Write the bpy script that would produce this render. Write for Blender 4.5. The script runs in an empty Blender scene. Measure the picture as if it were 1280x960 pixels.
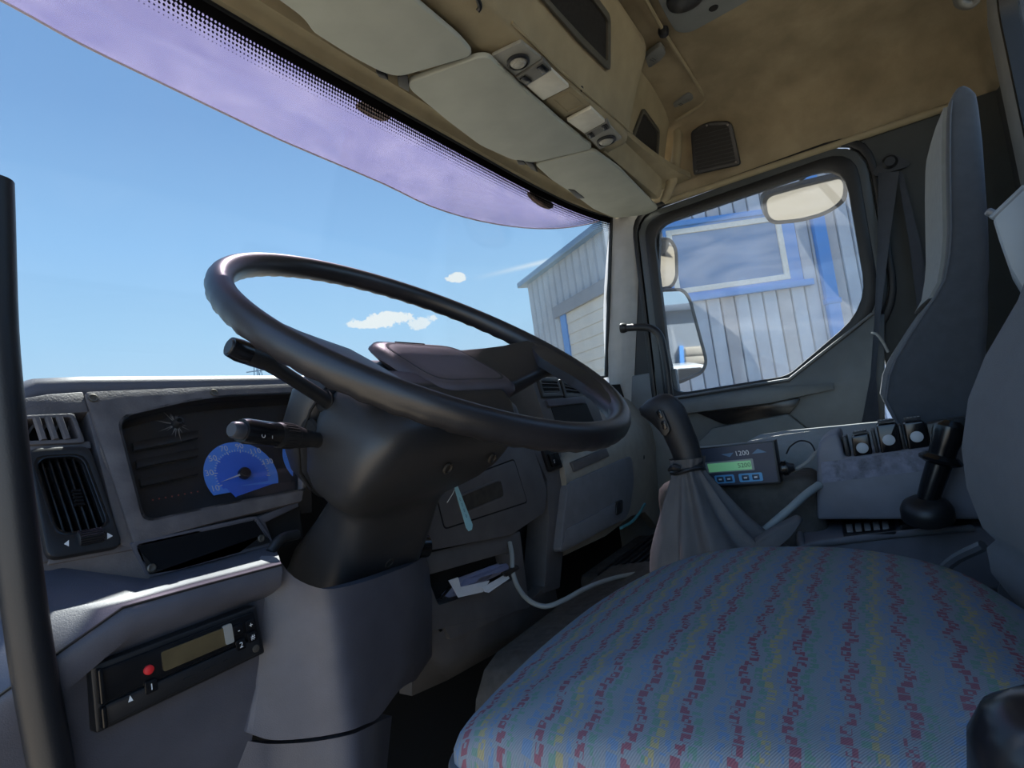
import bpy, bmesh, math, random
import numpy as np
from mathutils import Vector, Matrix
random.seed(7)
C = bpy.context.scene.collection
SC = bpy.context.scene

# ------------------------------------------------------------------ camera, sky, sun, exposure
# truck frame used below: x to the passenger side, y forward, z up, measured from the driver's door sill point
OFF = Vector((-1.0, 0.0, 1.95))          # where that point stands over the yard
FPX = 691.2
_a, _b, _c = math.radians(57.48), math.radians(3.97), math.radians(-7.94)
_f = Vector((math.sin(_a)*math.cos(_b), math.cos(_a)*math.cos(_b), math.sin(_b)))
_r = _f.cross(Vector((0, 0, 1))).normalized(); _u = _r.cross(_f)
CR = _r*math.cos(_c) + _u*math.sin(_c); CU = _u*math.cos(_c) - _r*math.sin(_c); CF = _f
cam_d = bpy.data.cameras.new('camera'); cam = bpy.data.objects.new('camera', cam_d); C.objects.link(cam)
cam_d.sensor_width = 36.0; cam_d.lens = FPX/1280*36.0; cam_d.clip_start = 0.01; cam_d.clip_end = 5000
cam.matrix_world = Matrix(((CR.x, CU.x, -CF.x, OFF.x), (CR.y, CU.y, -CF.y, OFF.y), (CR.z, CU.z, -CF.z, OFF.z), (0, 0, 0, 1)))
SC.camera = cam
SC.view_settings.view_transform = 'Standard'; SC.view_settings.look = 'None'
SC.view_settings.gamma = 1.0; SC.view_settings.exposure = 0.90; SC.view_settings.use_curve_mapping = False
SUN_DIR = Vector((0.48, 0.42, 0.83)).normalized()
sun_d = bpy.data.lights.new('sun', 'SUN'); sun_d.energy = 18.0; sun_d.angle = 0.009; sun_d.color = (1.0, 0.95, 0.87)
sun = bpy.data.objects.new('sun', sun_d); C.objects.link(sun); sun.location = (0, 0, 40)
sun.rotation_euler = SUN_DIR.to_track_quat('Z', 'Y').to_euler()

def lin(c):
    return tuple(((v/255)/12.92 if v/255 <= .04045 else ((v/255+.055)/1.055)**2.4) for v in c)

def at(px, py, p0, n):                    # point of a photograph ray on a plane of the truck
    d = CR*((px-640)/FPX) - CU*((py-480)/FPX) + CF
    n = Vector(n); return d*(Vector(p0).dot(n)/d.dot(n))
def atx(px, py, v): return at(px, py, (v, 0, 0), (1, 0, 0))
def aty(px, py, v): return at(px, py, (0, v, 0), (0, 1, 0))
def atz(px, py, v): return at(px, py, (0, 0, v), (0, 0, 1))
def dirp(px, py): return (CR*((px-640)/FPX) - CU*((py-480)/FPX) + CF).normalized()

world = bpy.data.worlds.new('sky'); SC.world = world; world.use_nodes = True
def build_world():
    nt = world.node_tree; nt.nodes.clear(); N = nt.nodes.new; L = nt.links.new
    out = N('ShaderNodeOutputWorld'); bg = N('ShaderNodeBackground'); L(bg.outputs[0], out.inputs[0])
    tc = N('ShaderNodeTexCoord'); sep = N('ShaderNodeSeparateXYZ'); L(tc.outputs['Generated'], sep.inputs[0])
    ramp = N('ShaderNodeValToRGB'); L(sep.outputs['Z'], ramp.inputs[0])
    e = ramp.color_ramp.elements
    e[0].position = 0.0; e[0].color = lin((205, 232, 250))+(1,)
    e[1].position = 1.0; e[1].color = lin((88, 138, 205))+(1,)
    for p, c in ((.08, (200, 228, 250)), (.2, (180, 219, 252)), (.33, (158, 202, 247)), (.5, (133, 174, 225)), (.62, (124, 164, 217))):
        q = e.new(p); q.color = lin(c)+(1,)
    col = ramp.outputs[0]
    # a few small cumulus clouds and a vapour trail low in the sky ahead
    noi = N('ShaderNodeTexNoise'); noi.inputs['Scale'].default_value = 48; noi.inputs['Detail'].default_value = 8
    noi.inputs['Roughness'].default_value = .62
    L(tc.outputs['Generated'], noi.inputs['Vector'])
    def math_(op, a, b=None, clamp=False):
        m = N('ShaderNodeMath'); m.operation = op; m.use_clamp = clamp
        for i, v in enumerate((a, b)):
            if v is None: continue
            if isinstance(v, (int, float)): m.inputs[i].default_value = v
            else: L(v, m.inputs[i])
        return m.outputs[0]
    def dot(v):
        d = N('ShaderNodeVectorMath'); d.operation = 'DOT_PRODUCT'; L(tc.outputs['Generated'], d.inputs[0]); d.inputs[1].default_value = v
        return d.outputs['Value']
    def blob(d, wu, wv, gain=1.0, sharp=3.2):
        d = Vector(d); r = d.cross(Vector((0, 0, 1))).normalized(); u = r.cross(d)
        a = math_('DIVIDE', dot(r), wu); b = math_('DIVIDE', dot(u), wv)
        q = math_('ADD', math_('MULTIPLY', a, a), math_('MULTIPLY', b, b))
        front = math_('GREATER_THAN', dot(d), .5)
        base = math_('SUBTRACT', 1.0, q)
        s = math_('ADD', base, math_('MULTIPLY', math_('SUBTRACT', noi.outputs[0], .5), 4.6))
        return math_('MULTIPLY', math_('MULTIPLY', math_('MULTIPLY', s, sharp, True), front), gain)
    m = None
    for d, wu, wv, g in ((dirp(478, 401), .052, .014, .95), (dirp(528, 402), .030, .012, .8), (dirp(571, 347), .018, .009, 1.0), (dirp(455, 404), .03, .010, .9)):
        o = blob(d, wu, wv, g); m = o if m is None else math_('MAXIMUM', m, o)
    # vapour trail: great circle from the small cloud up towards the passenger side
    d0, d1 = dirp(590, 349), dirp(735, 314); nrm = d0.cross(d1).normalized()
    tr = math_('SUBTRACT', 1.0, math_('DIVIDE', math_('ABSOLUTE', dot(nrm)), .006), True)
    side = math_('MULTIPLY', math_('SUBTRACT', dot((d1-d0).normalized()), d0.dot((d1-d0).normalized())), 9.0, True)
    tr = math_('MULTIPLY', math_('MULTIPLY', tr, side), math_('MULTIPLY', math_('GREATER_THAN', dot(d0), .75), .62))
    m = math_('MAXIMUM', m, tr)
    mix = N('ShaderNodeMix'); mix.data_type = 'RGBA'; L(m, mix.inputs['Factor']); L(col, mix.inputs['A']); mix.inputs['B'].default_value = (1.0, .99, .97, 1)
    L(mix.outputs['Result'], bg.inputs[0]); bg.inputs[1].default_value = SKY_STRENGTH
SKY_STRENGTH = 1.25
build_world()

# ------------------------------------------------------------------ materials
MAT = {}
def mat(name, col, rough=.55, var=.12, scale=40, bump=0., bscale=400, metal=0., spec=.5, coat=0., col2=None, sheen=0., stain=None):
    """plain procedural surface: base colour with a little noise, fine grain in the normal"""
    if name in MAT: return MAT[name]
    m = bpy.data.materials.new(name); m.use_nodes = True; nt = m.node_tree; N = nt.nodes.new; L = nt.links.new
    p = nt.nodes['Principled BSDF']
    c = Vector(lin(col)); c2 = Vector(lin(col2)) if col2 else c*(1-var)
    tc = N('ShaderNodeTexCoord'); n = N('ShaderNodeTexNoise'); n.inputs['Scale'].default_value = scale; n.inputs['Detail'].default_value = 5
    L(tc.outputs['Object'], n.inputs['Vector'])
    r = N('ShaderNodeValToRGB'); r.color_ramp.elements[0].position = .35; r.color_ramp.elements[1].position = .68
    r.color_ramp.elements[0].color = (*c2, 1); r.color_ramp.elements[1].color = (*(c*(1+var*.5)), 1)
    L(n.outputs[0], r.inputs[0]); colout = r.outputs[0]
    if stain:
        sc_, amount, scol = stain
        n3 = N('ShaderNodeTexNoise'); n3.inputs['Scale'].default_value = sc_; n3.inputs['Detail'].default_value = 7; n3.inputs['Roughness'].default_value = .65
        L(tc.outputs['Object'], n3.inputs['Vector'])
        r3 = N('ShaderNodeValToRGB'); r3.color_ramp.elements[0].position = .48; r3.color_ramp.elements[1].position = .74
        r3.color_ramp.elements[0].color = (0, 0, 0, 1); r3.color_ramp.elements[1].color = (amount,)*3+(1,)
        L(n3.outputs[0], r3.inputs[0])
        mx = N('ShaderNodeMix'); mx.data_type = 'RGBA'; L(r3.outputs[0], mx.inputs['Factor']); L(colout, mx.inputs['A']); mx.inputs['B'].default_value = (*lin(scol), 1)
        colout = mx.outputs['Result']
    L(colout, p.inputs['Base Color'])
    p.inputs['Roughness'].default_value = rough; p.inputs['Metallic'].default_value = metal
    p.inputs['Specular IOR Level'].default_value = spec
    if coat: p.inputs['Coat Weight'].default_value = coat
    if sheen: p.inputs['Sheen Weight'].default_value = sheen
    if bump:
        n2 = N('ShaderNodeTexNoise'); n2.inputs['Scale'].default_value = bscale; n2.inputs['Detail'].default_value = 3
        L(tc.outputs['Object'], n2.inputs['Vector'])
        b = N('ShaderNodeBump'); b.inputs['Strength'].default_value = bump; b.inputs['Distance'].default_value = .001
        L(n2.outputs[0], b.inputs['Height']); L(b.outputs[0], p.inputs['Normal'])
    MAT[name] = m; return m

def emit(name, col, s):
    if name in MAT: return MAT[name]
    m = bpy.data.materials.new(name); m.use_nodes = True; p = m.node_tree.nodes['Principled BSDF']
    p.inputs['Base Color'].default_value = (*lin(col), 1); p.inputs['Emission Color'].default_value = (*lin(col), 1)
    p.inputs['Emission Strength'].default_value = s; p.inputs['Roughness'].default_value = .3
    MAT[name] = m; return m

def glass(name, tint, refl=.06, dust=.0, dustcol=(210, 215, 222), rough=.0, dscale=9, streak=None):
    m = bpy.data.materials.new(name); m.use_nodes = True; nt = m.node_tree; nt.nodes.clear(); N = nt.nodes.new; L = nt.links.new
    out = N('ShaderNodeOutputMaterial'); tr = N('ShaderNodeBsdfTransparent'); tr.inputs[0].default_value = (*tint, 1)
    gl = N('ShaderNodeBsdfGlossy'); gl.inputs['Roughness'].default_value = rough
    fr = N('ShaderNodeLayerWeight'); fr.inputs[0].default_value = .22
    mp = N('ShaderNodeMapRange'); mp.inputs['To Min'].default_value = refl*.6; mp.inputs['To Max'].default_value = min(1, refl*6)
    L(fr.outputs['Fresnel'], mp.inputs['Value'])
    m1 = N('ShaderNodeMixShader'); L(mp.outputs[0], m1.inputs[0]); L(tr.outputs[0], m1.inputs[1]); L(gl.outputs[0], m1.inputs[2])
    last = m1.outputs[0]
    if dust:
        tc = N('ShaderNodeTexCoord'); n = N('ShaderNodeTexNoise'); n.inputs['Scale'].default_value = dscale; n.inputs['Detail'].default_value = 8; n.inputs['Distortion'].default_value = 1.2
        mpn = N('ShaderNodeMapping'); mpn.inputs['Scale'].default_value = streak or (1, 1, 1)
        L(tc.outputs['Object'], mpn.inputs[0]); L(mpn.outputs[0], n.inputs['Vector'])
        r = N('ShaderNodeValToRGB'); r.color_ramp.elements[0].position = .35; r.color_ramp.elements[0].color = (dust*.35,)*3+(1,)
        r.color_ramp.elements[1].position = .75; r.color_ramp.elements[1].color = (dust,)*3+(1,)
        L(n.outputs[0], r.inputs[0])
        df = N('ShaderNodeBsdfDiffuse'); df.inputs[0].default_value = (*lin(dustcol), 1); tl = N('ShaderNodeBsdfTranslucent'); tl.inputs[0].default_value = (*lin(dustcol), 1)
        ad = N('ShaderNodeMixShader'); L(df.outputs[0], ad.inputs[1]); L(tl.outputs[0], ad.inputs[2])
        m2 = N('ShaderNodeMixShader'); L(r.outputs[0], m2.inputs[0]); L(last, m2.inputs[1]); L(ad.outputs[0], m2.inputs[2]); last = m2.outputs[0]
    L(last, out.inputs[0]); MAT[name] = m; return m

# ------------------------------------------------------------------ geometry helpers: geo = (verts, faces) in truck coordinates
V = Vector
def join(*gs):
    vs, fs = [], []
    for v, f in gs:
        k = len(vs); vs += list(v); fs += [tuple(i+k for i in q) for q in f]
    return vs, fs
def box(c, s, R=None):
    c = V(c); hx, hy, hz = s[0]/2, s[1]/2, s[2]/2
    vs = [V((x, y, z)) for x in (-hx, hx) for y in (-hy, hy) for z in (-hz, hz)]
    if R is not None: vs = [R @ v for v in vs]
    return [v+c for v in vs], [(0, 1, 3, 2), (4, 6, 7, 5), (0, 4, 5, 1), (2, 3, 7, 6), (0, 2, 6, 4), (1, 5, 7, 3)]
def prism(poly, vec):
    n = len(poly); vec = V(vec); a = [V(p) for p in poly]; b = [p+vec for p in a]
    return a+b, [tuple(range(n))[::-1], tuple(range(n, 2*n))]+[(i, (i+1) % n, n+(i+1) % n, n+i) for i in range(n)]
def ring(outer, inner, vec):
    n = len(outer); vec = V(vec); o = [V(p) for p in outer]; i_ = [V(p) for p in inner]
    vs = o+i_+[p+vec for p in o]+[p+vec for p in i_]; fs = []
    for k in range(n):
        j = (k+1) % n
        fs += [(k, j, n+j, n+k), (2*n+k, 3*n+k, 3*n+j, 2*n+j), (k, 2*n+k, 2*n+j, j), (n+k, n+j, 3*n+j, 3*n+k)]
    return vs, fs
def rq(cs, r, seg=5):
    cs = [V(c) for c in cs]; n = len(cs); out = []
    rs = r if isinstance(r, (list, tuple)) else [r]*n
    for i in range(n):
        p, a, b = cs[i], cs[i-1], cs[(i+1) % n]
        da, db = (a-p).normalized(), (b-p).normalized()
        rr = min(rs[i], (a-p).length*.49, (b-p).length*.49)
        s, e = p+da*rr, p+db*rr
        for k in range(seg+1):
            t = k/seg; out.append(s*(1-t)**2+p*2*t*(1-t)+e*t*t)
    return out
def inset(cs, d):
    """move every corner of a roughly planar polygon inwards by d"""
    cs = [V(c) for c in cs]; n = len(cs); ctr = sum(cs, V((0, 0, 0)))/n
    nor = V((0, 0, 0))
    for i in range(n): nor += (cs[i]-ctr).cross(cs[(i+1) % n]-ctr)
    nor.normalize(); out = []
    for i in range(n):
        p, a, b = cs[i], cs[i-1], cs[(i+1) % n]
        e1 = (p-a).normalized(); e2 = (b-p).normalized()
        n1 = nor.cross(e1).normalized(); n2 = nor.cross(e2).normalized()
        m = (n1+n2); l = m.length
        m = m/l if l > 1e-6 else n1
        out.append(p+m*(d/max(.35, m.dot(n1))))
    return out
def catmull(pts, k=6):
    pts = [V(p) for p in pts]; q = [pts[0]*2-pts[1]]+pts+[pts[-1]*2-pts[-2]]; out = []
    for i in range(1, len(q)-2):
        for j in range(k):
            t = j/k; a, b, c, d = q[i-1], q[i], q[i+1], q[i+2]
            out.append(.5*((2*b)+(c-a)*t+(2*a-5*b+4*c-d)*t*t+(3*b-a-3*c+d)*t**3))
    return out+[pts[-1]]
def tube(pts, r, seg=10, smooth=0, flat=1.0, cap=True, up=None):
    n0 = len(pts)
    if smooth:
        if isinstance(r, (list, tuple)):
            rr = []
            for i in range(n0-1):
                for j in range(smooth): rr.append(r[i]+(r[i+1]-r[i])*j/smooth)
            r = rr+[r[-1]]
        pts = catmull(pts, smooth)
    pts = [V(p) for p in pts]; n = len(pts)
    rs = list(r) if isinstance(r, (list, tuple)) else [r]*n
    vs, fs = [], []; nrm = None
    for i, p in enumerate(pts):
        t = (pts[min(i+1, n-1)]-pts[max(i-1, 0)]).normalized()
        if nrm is None:
            nrm = V(up) if up else (V((0, 0, 1)) if abs(t.z) < .9 else V((1, 0, 0)))
        nrm = (nrm-t*nrm.dot(t)).normalized(); b = t.cross(nrm)
        for k in range(seg):
            a = 2*math.pi*k/seg
            vs.append(p+(nrm*math.cos(a)*flat+b*math.sin(a))*rs[i])
    for i in range(n-1):
        for k in range(seg):
            l = (k+1) % seg; fs.append((i*seg+k, i*seg+l, (i+1)*seg+l, (i+1)*seg+k))
    if cap: fs += [tuple(range(seg))[::-1], tuple(range((n-1)*seg, n*seg))]
    return vs, fs
def lathe(prof, o, axis, seg=24, cap=True):
    o = V(o); ax = V(axis).normalized(); a = ax.orthogonal().normalized(); b = ax.cross(a); vs, fs = [], []
    for r, h in prof:
        for k in range(seg):
            t = 2*math.pi*k/seg; vs.append(o+ax*h+(a*math.cos(t)+b*math.sin(t))*r)
    for i in range(len(prof)-1):
        for k in range(seg):
            l = (k+1) % seg; fs.append((i*seg+k, i*seg+l, (i+1)*seg+l, (i+1)*seg+k))
    if cap: fs += [tuple(range(seg))[::-1], tuple(range((len(prof)-1)*seg, len(prof)*seg))]
    return vs, fs
def loft(rings, cap=True, closed=True):
    n = len(rings[0]); vs = [V(p) for r in rings for p in r]; fs = []
    for i in range(len(rings)-1):
        for k in range(n if closed else n-1):
            l = (k+1) % n; fs.append((i*n+k, i*n+l, (i+1)*n+l, (i+1)*n+k))
    if cap and closed: fs += [tuple(range(n))[::-1], tuple(range((len(rings)-1)*n, len(rings)*n))]
    return vs, fs
def sheet(rows, th):
    """rows of points -> a sheet with thickness th (vector)"""
    th = V(th); R_, n = len(rows), len(rows[0]); a = [V(p) for r in rows for p in r]; b = [p+th for p in a]; m = len(a); fs = []
    for i in range(R_-1):
        for k in range(n-1):
            q = (i*n+k, i*n+k+1, (i+1)*n+k+1, (i+1)*n+k); fs += [q, tuple(x+m for x in q[::-1])]
    edge = [i for i in range(n)]+[i*n+n-1 for i in range(1, R_)]+[(R_-1)*n+k for k in range(n-2, -1, -1)]+[i*n for i in range(R_-2, 0, -1)]
    for i in range(len(edge)):
        x, y = edge[i], edge[(i+1) % len(edge)]; fs.append((x, x+m, y+m, y))
    return a+b, fs

BASE = {}
def mk(name, geo, m, parent=None, bevel=0, seg=2, smooth=True, origin=None, angle=38, subsurf=0, ang_bevel=30, fix=True):
    vs, fs = geo; vs = [V(v) for v in vs]
    if parent is not None: base = BASE[parent]
    else:
        if origin is None:
            lo = V((min(v.x for v in vs), min(v.y for v in vs), min(v.z for v in vs))); hi = V((max(v.x for v in vs), max(v.y for v in vs), max(v.z for v in vs)))
            origin = V(((lo.x+hi.x)/2, (lo.y+hi.y)/2, lo.z))
        base = V(origin)
    me = bpy.data.meshes.new(name); bm = bmesh.new()
    bv = [bm.verts.new(v-base) for v in vs]
    for f in fs:
        try: bm.faces.new([bv[i] for i in f])
        except ValueError: pass
    if fix: bmesh.ops.recalc_face_normals(bm, faces=bm.faces)
    if bevel:
        es = [e for e in bm.edges if len(e.link_faces) == 2 and e.calc_face_angle(0) > math.radians(ang_bevel)]
        if es: bmesh.ops.bevel(bm, geom=es, offset=bevel, offset_type='OFFSET', segments=seg, profile=.5, affect='EDGES', clamp_overlap=True)
    bm.to_mesh(me); bm.free()
    if smooth:
        me.shade_smooth(); me.set_sharp_from_angle(angle=math.radians(angle))
    me.materials.append(m)
    o = bpy.data.objects.new(name, me); C.objects.link(o)
    if parent is not None: o.parent = parent
    else: o.location = base+OFF
    if subsurf:
        md = o.modifiers.new('smooth', 'SUBSURF'); md.levels = subsurf; md.render_levels = subsurf
    BASE[o] = base
    return o
def tag(o, label, cat, group=None, kind=None):
    o['label'] = label; o['category'] = cat
    if group: o['group'] = group
    if kind: o['kind'] = kind
    return o
def thing(name, label, cat, loc, group=None, kind=None):
    o = bpy.data.objects.new(name, None); C.objects.link(o); o.empty_display_size = .05
    o.location = V(loc)+OFF; BASE[o] = V(loc); return tag(o, label, cat, group, kind)
def text(name, body, size, o, ux, uy, m, parent, align='CENTER', th=.0002):
    cu = bpy.data.curves.new(name, 'FONT'); cu.body = body; cu.size = size; cu.align_x = align; cu.align_y = 'CENTER'; cu.extrude = 0; cu.resolution_u = 3
    t = bpy.data.objects.new(name, cu); C.objects.link(t); bpy.context.view_layer.update()
    me = bpy.data.meshes.new_from_object(t.evaluated_get(bpy.context.evaluated_depsgraph_get()))
    bpy.data.objects.remove(t); ux, uy, o = V(ux).normalized(), V(uy).normalized(), V(o)
    geo = ([o+ux*v.co.x+uy*v.co.y for v in me.vertices], [tuple(p.vertices) for p in me.polygons])
    bpy.data.meshes.remove(me)
    return mk(name, geo, m, parent, smooth=False, fix=False)
def rotm(ux, uy):
    ux = V(ux).normalized(); uz = ux.cross(V(uy)).normalized(); uy = uz.cross(ux)
    return Matrix((ux, uy, uz)).transposed()
def Y(pts, y): return [aty(px, py, y) for px, py in pts]
def X(pts, x): return [atx(px, py, x) for px, py in pts]

# ------------------------------------------------------------------ shared materials
DASH = mat('dash_grey_plastic', (78, 79, 89), .5, .12, 30, .25, 900, stain=(7, .35, (100, 96, 94)))
DASHD = mat('dash_dark_plastic', (88, 87, 89), .55, .14, 25, .25, 900, stain=(6, .3, (104, 99, 94)))
DUSTY = mat('dusty_bezel_plastic', (86, 82, 84), .6, .2, 45, .35, 500, stain=(22, .5, (116, 109, 107)))
BLACK = mat('black_plastic', (30, 31, 34), .42, .15, 60, .12, 900)
GLOSSB = mat('glossy_black_plastic', (20, 21, 24), .22, .1, 60)
SHROUD = mat('shroud_plastic', (44, 45, 48), .42, .15, 18, .2, 1100, stain=(11, .25, (80, 76, 72)))
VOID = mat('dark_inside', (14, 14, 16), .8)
RUBBER = mat('seal_rubber', (22, 23, 25), .45, .15, 50, .1)
TAN = mat('tan_headliner_felt', (152, 139, 115), .95, .14, 9, .8, 700, spec=.1, col2=(134, 122, 100), stain=(3.2, .45, (104, 94, 76)))
TANP = mat('tan_moulded_plastic', (154, 143, 117), .75, .12, 14, .6, 900, spec=.25, stain=(5, .35, (122, 109, 88)))
GREYV = mat('grey_vinyl', (166, 170, 161), .6, .08, 12, .2, 900)
GREYL = mat('lamp_grey_plastic', (140, 140, 133), .5, .1, 30, .1)
LIGHTG = mat('pale_grey_trim', (172, 172, 170), .6, .1, 14, .2, 800, stain=(8, .25, (130, 126, 118)))
DOORG = mat('door_grey_plastic', (102, 107, 108), .42, .1, 20, .3, 1000)
DOORL = mat('door_light_grey', (106, 112, 112), .55, .1, 20, .3, 1000)
CHROME = mat('worn_metal', (170, 170, 172), .3, .1, 40, metal=.9)
WHITE = mat('white_print', (225, 228, 230), .5, .03)
FELT = mat('charcoal_carpet', (92, 89, 86), .95, .2, 60, 1.0, 900, spec=.1, stain=(9, .4, (112, 104, 94)))
FABD = mat('charcoal_seat_fabric', (80, 84, 90), .9, .08, 60, .6, 1600, spec=.15, sheen=.2)
FAB_LIT = mat('sunlit_seat_fabric', (138, 142, 142), .85, .08, 60, .6, 1600, spec=.15, sheen=.2)  # paler copy of the seat fabric, sunlight put into its colour
SCREW = mat('screw_metal', (96, 92, 86), .4, .2, 200, metal=.5)

# ------------------------------------------------------------------ the setting: ground outside, cab shell
ground = mk('ground', ([(-120, -120, -1.95), (160, -120, -1.95), (160, 160, -1.95), (-120, 160, -1.95)], [(0, 1, 2, 3)]),
            mat('yard_concrete', (122, 112, 96), .9, .12, .6, .3, 8, stain=(.25, .3, (112, 106, 96))), smooth=False, origin=(0, 0, -1.95))
tag(ground, 'pale beige concrete yard outside the truck cab', 'ground', kind='structure')

floor = mk('floor', box((.99, .22, -.80), (1.94, 1.26, .06)), mat('floor_rubber', (42, 42, 44), .7, .15, 30, .5, 300), bevel=.01)
tag(floor, 'dark rubber floor of the truck cab under the seats', 'floor', kind='structure')

# headliner
sec = [(1.955, .70), (1.952, .73), (1.935, .80), (1.905, .865), (1.85, .91), (1.74, .936), (1.5, .95), (1.0, .956), (.5, .95), (.25, .936), (.13, .90), (.07, .83), (.04, .70)]
sec = [(p.x, p.z) for p in catmull([V((x, 0, z)) for x, z in sec], 3)]
rows = []
for y, k in ((.56, 1), (.45, 1), (.3, 1), (.1, 1), (-.1, 1), (-.22, .985), (-.29, .93), (-.335, .82), (-.36, .6), (-.375, .3), (-.385, .0), (-.41, -.1)):
    def kk2(x): s_ = max(0, min(1, (1.88-x)/.16)); return k+(max(k, .9)-k)*s_
    rows.append([V((x, y, .70+(z-.70)*kk2(x))) for x, z in sec])
ceiling = mk('ceiling', sheet(rows, (0, 0, .035)), TAN, angle=60)
tag(ceiling, 'stained tan felt headliner of the cab roof', 'ceiling', kind='structure')
# moulded seam round the front roof panel, as a proud bead
seam = [atz(800, -14, .938), atz(829, 38, .940), atz(858, 84, .940), atz(878, 116, .934), atz(880, 126, .925), atz(862, 140, .915), atz(845, 150, .905)]
mk('seam_bead', tube([p+V((0, 0, -.001)) for p in seam], .005, 8, 4), TANP, ceiling)
edge = [V((1.945, y, .694)) for y in (.50, .3, .1, -.1, -.3)]
mk('edge_roll', tube(edge, .011, 10, 3), TANP, ceiling)

# rear wall with its window
wl = [V((.0, -.40, -.8)), V((1.97, -.40, -.8)), V((1.97, -.40, .93)), V((.0, -.40, .93))]
wn = [V((.30, -.40, .36)), V((1.695, -.40, .36)), V((1.695, -.40, .84)), V((.30, -.40, .84))]
wall_back = mk('wall_back', ring(rq(wl, .03), rq(wn, .09), (0, -.03, 0)), mat('rear_wall_trim', (58, 60, 62), .8, .15, 20, .4, 600))
tag(wall_back, 'dark trimmed rear wall of the cab behind the seats', 'wall', kind='structure')
window_2 = thing('window_2', 'rear cab window with grey moulded surround at the right edge', 'window', (1.0, -.40, .36), kind='structure')
mk('window_frame', ring(rq([p+V((0, .02, 0)) for p in inset(wn, -.12)], .14), rq([p+V((0, .02, 0)) for p in inset(wn, .0)], .09), (0, -.02, 0)),
   mat('window_surround', (140, 144, 148), .55, .1, 20, .2), window_2, bevel=.006)
mk('window_seal', ring(rq([p+V((0, .022, 0)) for p in inset(wn, -.004)], .09), rq([p+V((0, .022, 0)) for p in inset(wn, .012)], .08), (0, -.03, 0)), RUBBER, window_2)
mk('pane', prism(rq([p+V((0, -.012, 0)) for p in inset(wn, .0)], .09), (0, -.004, 0)), glass('rear_glass', (.86, .9, .93), .05, .04), window_2, smooth=False)

# windscreen
def ws_top(x): return V((x, .755-.058*abs((x-1.0)/.92)**4, .705-.006*abs((x-1.0)/.92)**2))
def ws_bot(x): return V((x, .862-.050*abs((x-1.0)/.92)**4, .10+.022*abs((x-1.0)/.92)**2))
XS = [.06+i*(1.925-.06)/28 for i in range(29)]
window_1 = thing('window_1', 'large windscreen with dotted black edge across the front of the cab', 'window', (1.0, .85, .10), kind='structure')
rows = [[ws_bot(x).lerp(ws_top(x), t)+V((0, .02*math.sin(math.pi*t), 0)) for x in XS] for t in (0, .15, .3, .45, .6, .75, .88, 1)]
mk('pane', sheet(rows, (0, .005, 0)), glass('windscreen_glass', (.60, .63, .64), .018, .012, dscale=6), window_1, angle=80)
# frit: solid band plus diamond dots
fr = bpy.data.materials.new('windscreen_frit'); fr.use_nodes = True
def build_frit():
    nt = fr.node_tree; nt.nodes.clear(); N = nt.nodes.new; L = nt.links.new
    out = N('ShaderNodeOutputMaterial'); d = N('ShaderNodeBsdfDiffuse'); d.inputs[0].default_value = (.006, .006, .007, 1); t = N('ShaderNodeBsdfTransparent')
    mx = N('ShaderNodeMixShader'); L(t.outputs[0], mx.inputs[1]); L(d.outputs[0], mx.inputs[2]); L(mx.outputs[0], out.inputs[0])
    uv = N('ShaderNodeUVMap'); sp = N('ShaderNodeSeparateXYZ'); L(uv.outputs[0], sp.inputs[0])
    def mth(op, a, b):
        m = N('ShaderNodeMath'); m.operation = op
        for i, v in enumerate((a, b)):
            if isinstance(v, (int, float)): m.inputs[i].default_value = v
            else: L(v, m.inputs[i])
        return m.outputs[0]
    k = 2*math.pi/.0066
    s1 = mth('SINE', mth('MULTIPLY', mth('ADD', sp.outputs[0], sp.outputs[1]), k*.5), 0)
    s2 = mth('SINE', mth('MULTIPLY', mth('SUBTRACT', sp.outputs[0], sp.outputs[1]), k*.5), 0)
    pr = mth('MULTIPLY', s1, s2)                       # diamonds between -1 and 1
    thr = mth('SUBTRACT', mth('SUBTRACT', mth('MULTIPLY', sp.outputs[1], 40.0), .45), mth('LESS_THAN', sp.outputs[1], 0.0))   # v = metres below the band
    L(mth('GREATER_THAN', pr, thr), mx.inputs[0])
build_frit()
rows = []; vv = []
for dz in (-.018, -.001, .0001, .012, .024, .036):
    t = 1-(dz+.018+.004)/.59
    rows.append([ws_bot(x).lerp(ws_top(x), t)+V((0, .02*math.sin(math.pi*t)-.0015, 0)) for x in XS]); vv.append(dz)
vs = [p for r in rows for p in r]; n = len(XS)
fs = [(i*n+k, i*n+k+1, (i+1)*n+k+1, (i+1)*n+k) for i in range(len(rows)-1) for k in range(n-1)]
fo = mk('frit_band', (vs, fs), fr, window_1, angle=80)
uvl = fo.data.uv_layers.new(name='UVMap')
for lp in fo.data.loops:
    uvl.data[lp.index].uv = (XS[lp.vertex_index % n], vv[lp.vertex_index//n])
# frame round the glass, inside: sealing rubber
per = [ws_bot(x) for x in XS]+[ws_bot(XS[-1]).lerp(ws_top(XS[-1]), t) for t in (.25, .5, .75)]+[ws_top(x) for x in XS[::-1]]+[ws_top(XS[0]).lerp(ws_bot(XS[0]), t) for t in (.25, .5, .75)]
mk('window_seal', tube(per+[per[0]], .007, 8, cap=False), RUBBER, window_1)

# header trim: tan moulding between the windscreen and the visors
rows = []
for off in ((0, -.006, -.004), (0, -.022, -.010), (0, -.032, .002), (0, -.045, .004), (0, -.06, -.006), (0, -.075, .010), (0, -.09, .03), (0, -.30, .04)):
    rows.append([ws_top(x)+V(off) for x in XS])
trim_1 = mk('trim_1', sheet(rows, (0, .0, .02)), TANP, angle=50)
tag(trim_1, 'tan header moulding along the top of the windscreen', 'trim', kind='structure')

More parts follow.
